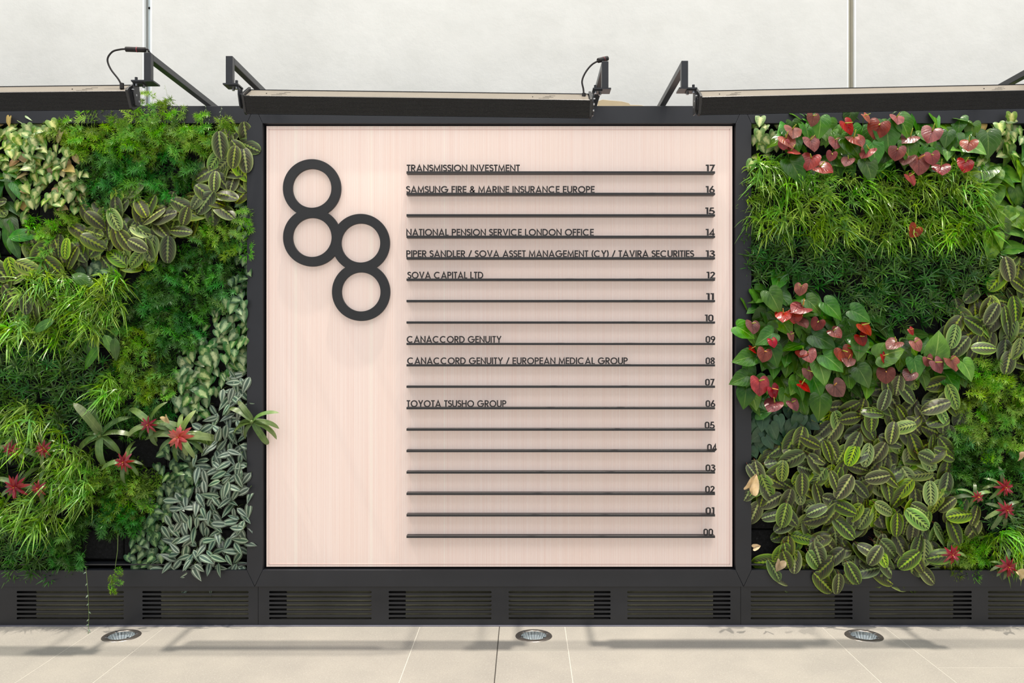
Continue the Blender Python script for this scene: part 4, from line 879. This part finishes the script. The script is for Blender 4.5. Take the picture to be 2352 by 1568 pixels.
# bromeliads
BR = [(412,1003,.078,'bract',.20,14,'salmon star-shaped bromeliad at the centre of the lower left bay','br'),
 (343,975,.052,'bractd',.17,9,'crimson bromeliad just left of the salmon one','br'),(287,1060,.056,'bractd',.15,8,'crimson bromeliad below the long strap leaves','br'),
 (103,1030,.054,'bractd',.13,8,'dark red bromeliad in the arching blades, second from the left edge','br'),(27,1030,.050,'bractd',.15,9,'dark red bromeliad at the left edge, upper','br'),
 (38,1118,.075,'bractd',.15,10,'large crimson bromeliad at the left edge, lower','br'),(92,1120,.050,'bractd',.13,7,'small crimson bromeliad right of the large lower left one','br'),
 (228,1000,0,None,.22,11,'green bromeliad with long arching strap leaves and no flower','br'),(578,968,0,None,.18,9,'green bromeliad whose straps reach over the left mullion','br'),
 (2305,1118,.058,'bractd',.11,7,'dark red bromeliad at the right edge, uppermost','br'),(2243,1140,.036,'bractd',.11,6,'small dark bromeliad left of the right edge pair','br'),
 (2308,1170,.056,'bractd',.13,8,'dark red bromeliad at the right edge, middle','br'),(2183,1272,.058,'bractd',.10,6,'crimson bromeliad near the bottom rail right of the prayer plants','br'),
 (2312,1300,.062,'bractd',.13,7,'dark red bromeliad hanging over the bottom rail at the right','br')]
for bx, by, bs, bk, ls, nl, lab, _ in BR:
    c = P(bx, by, -0.075); t = thing('bromeliad', lab, 'plant', P(bx, by, YG), 'bromeliads'); L = Vector(t.location)
    MB().tube([Vector((0,0,-0.01)), Vector((c-L)*0.5+Vector((0,0,-0.01))), c-L], 0.014, 8, 0.009).obj('stem', M_stem, t, True)
    for k in range(nl):
        an = math.pi*2*(k+R.uniform(-.45,.45))/nl+0.3; el = R.uniform(0.15,0.75)
        tip = Vector((math.cos(an)*math.cos(el), -math.sin(el)*.7, math.sin(an)*math.cos(el)*.75+R.uniform(-.15,.25))); nrm = Vector((-math.cos(an)*.5+R.uniform(-.4,.4), -1, -math.sin(an)*.3+R.uniform(.5,1.3)))
        s = ls*R.uniform(.55,1.15); inst(R.choice(LM['strap']), 'leaf', t, basis(c-L+Vector((0,0.02,0)), tip, nrm, s))
    if bk:
        for ring, (nb, el0, sc) in enumerate(((8,0.12,1.0),(6,0.55,0.8),(5,1.05,0.5))):
            for k in range(nb):
                an = 2*math.pi*(k+0.5*ring)/nb+R.uniform(-.15,.15); tip = Vector((math.cos(an)*math.cos(el0), -math.sin(el0), math.sin(an)*math.cos(el0)+0.05)); nrm = Vector((-math.cos(an), -1.3, -math.sin(an)))
                inst(R.choice(LM[bk]), 'bract', t, basis(c-L+Vector((0,-0.012-0.004*ring,0)), tip, nrm, bs*sc*R.uniform(.9,1.1)))
        o = MB().tube([c-L+Vector((0,0,0)), c-L+Vector((0,-0.03,0))], 0.006, 6, 0.003).obj('flower_tip', M_spadixr, t)

# hanging strands, shoots and dried leaves
def strand(name, lab, cat, pts, r, leaves, lk, ls, mat=M_stem):
    t = thing(name, lab, cat, pts[0]); L = Vector(t.location)
    MB().tube([Vector(p)-L for p in pts], r, 5, r*.6).obj('stem', mat, t, True)
    for k in range(leaves):
        u = (k+.5)/leaves*(len(pts)-1); i = int(u); q = Vector(pts[i]).lerp(Vector(pts[min(i+1,len(pts)-1)]), u-i)
        an = R.uniform(0, 2*math.pi); tip = Vector((math.cos(an), -.4, -.5)); inst(R.choice(LM[lk]), 'leaf', t, basis(q-L, tip, Vector((0,-1,.6)), ls*R.uniform(.7,1.2)))
strand('trailing_vine', 'thin trailing vine hanging down past the vents to the floor', 'vine', [P(197,1300,-0.03), P(203,1370,-0.06), P(204,1420,-0.08), P(203,1450,-0.10), P(203,1466,-0.16), P(192,1474,-0.2), P(190,1477,-0.24)], 0.0013, 16, 'trad', 0.018)
for lab, pts, n in (('asparagus fern sprig hanging over the bottom rail above the first vent', [P(271,1225,-0.05), P(270,1265,-0.09), P(265,1300,-0.11), P(262,1345,-0.11)], 7),):
    t = thing('fern_sprig', lab, 'fern', pts[0]); L = Vector(t.location); MB().tube([p-L for p in pts], 0.0014, 5).obj('stem', M_stem, t)
    for k in range(n):
        q = pts[2].lerp(pts[3], k/(n-1)); inst(R.choice(LM['fernb']), 'frond', t, basis(q-L, Vector((R.uniform(-.8,.8),-.3,-.5)), Vector((0,-1,.6)), 0.05))
for i, (x, y0, y1, dx, wh) in enumerate(((392,285,195,-14,'leftmost of three'),(478,285,240,-8,'middle of three'),(505,290,245,4,'rightmost of three'))):
    pts = [P(x, y0, -0.03), P(x-dx*.3, (y0*2+y1)/3, -0.05), P(x+dx*.4, (y0+2*y1)/3, -0.06), P(x+dx, y1, -0.06)]
    strand('fern_shoot', 'thin bare fern shoot above the top rail, '+wh, 'fern shoot', pts, 0.0009, 6, 'trad', 0.010)
for x, y, s, ph, lab in ((1731,1105,.085,60,'pale dried leaf lying on the prayer plants beside the right mullion'),(1788,1302,.06,-110,'curled brown dry leaf over the bottom rail near the right mullion'),(1740,1255,.04,20,'crumpled brown dry leaves on the bare soil near the right mullion'),(2345,1325,.06,-60,'long dried leaf over the bottom rail at the far right'),(383,965,.04,-60,'brown heart-shaped dry leaf left of the pale vine drift'),(2343,1050,.04,-80,'small whitish dry leaf at the right edge fern')):
    tip, nrm = leaf_dir(math.radians(ph), .2, .3, .1); pos = P(x, y, -0.125)-tip*s*.5
    o = bpy.data.objects.new('dry_leaf', R.choice(LM['dry'])); COL.objects.link(o); o.matrix_basis = basis(pos, tip, nrm, s); tag(o, lab, 'dry leaf')
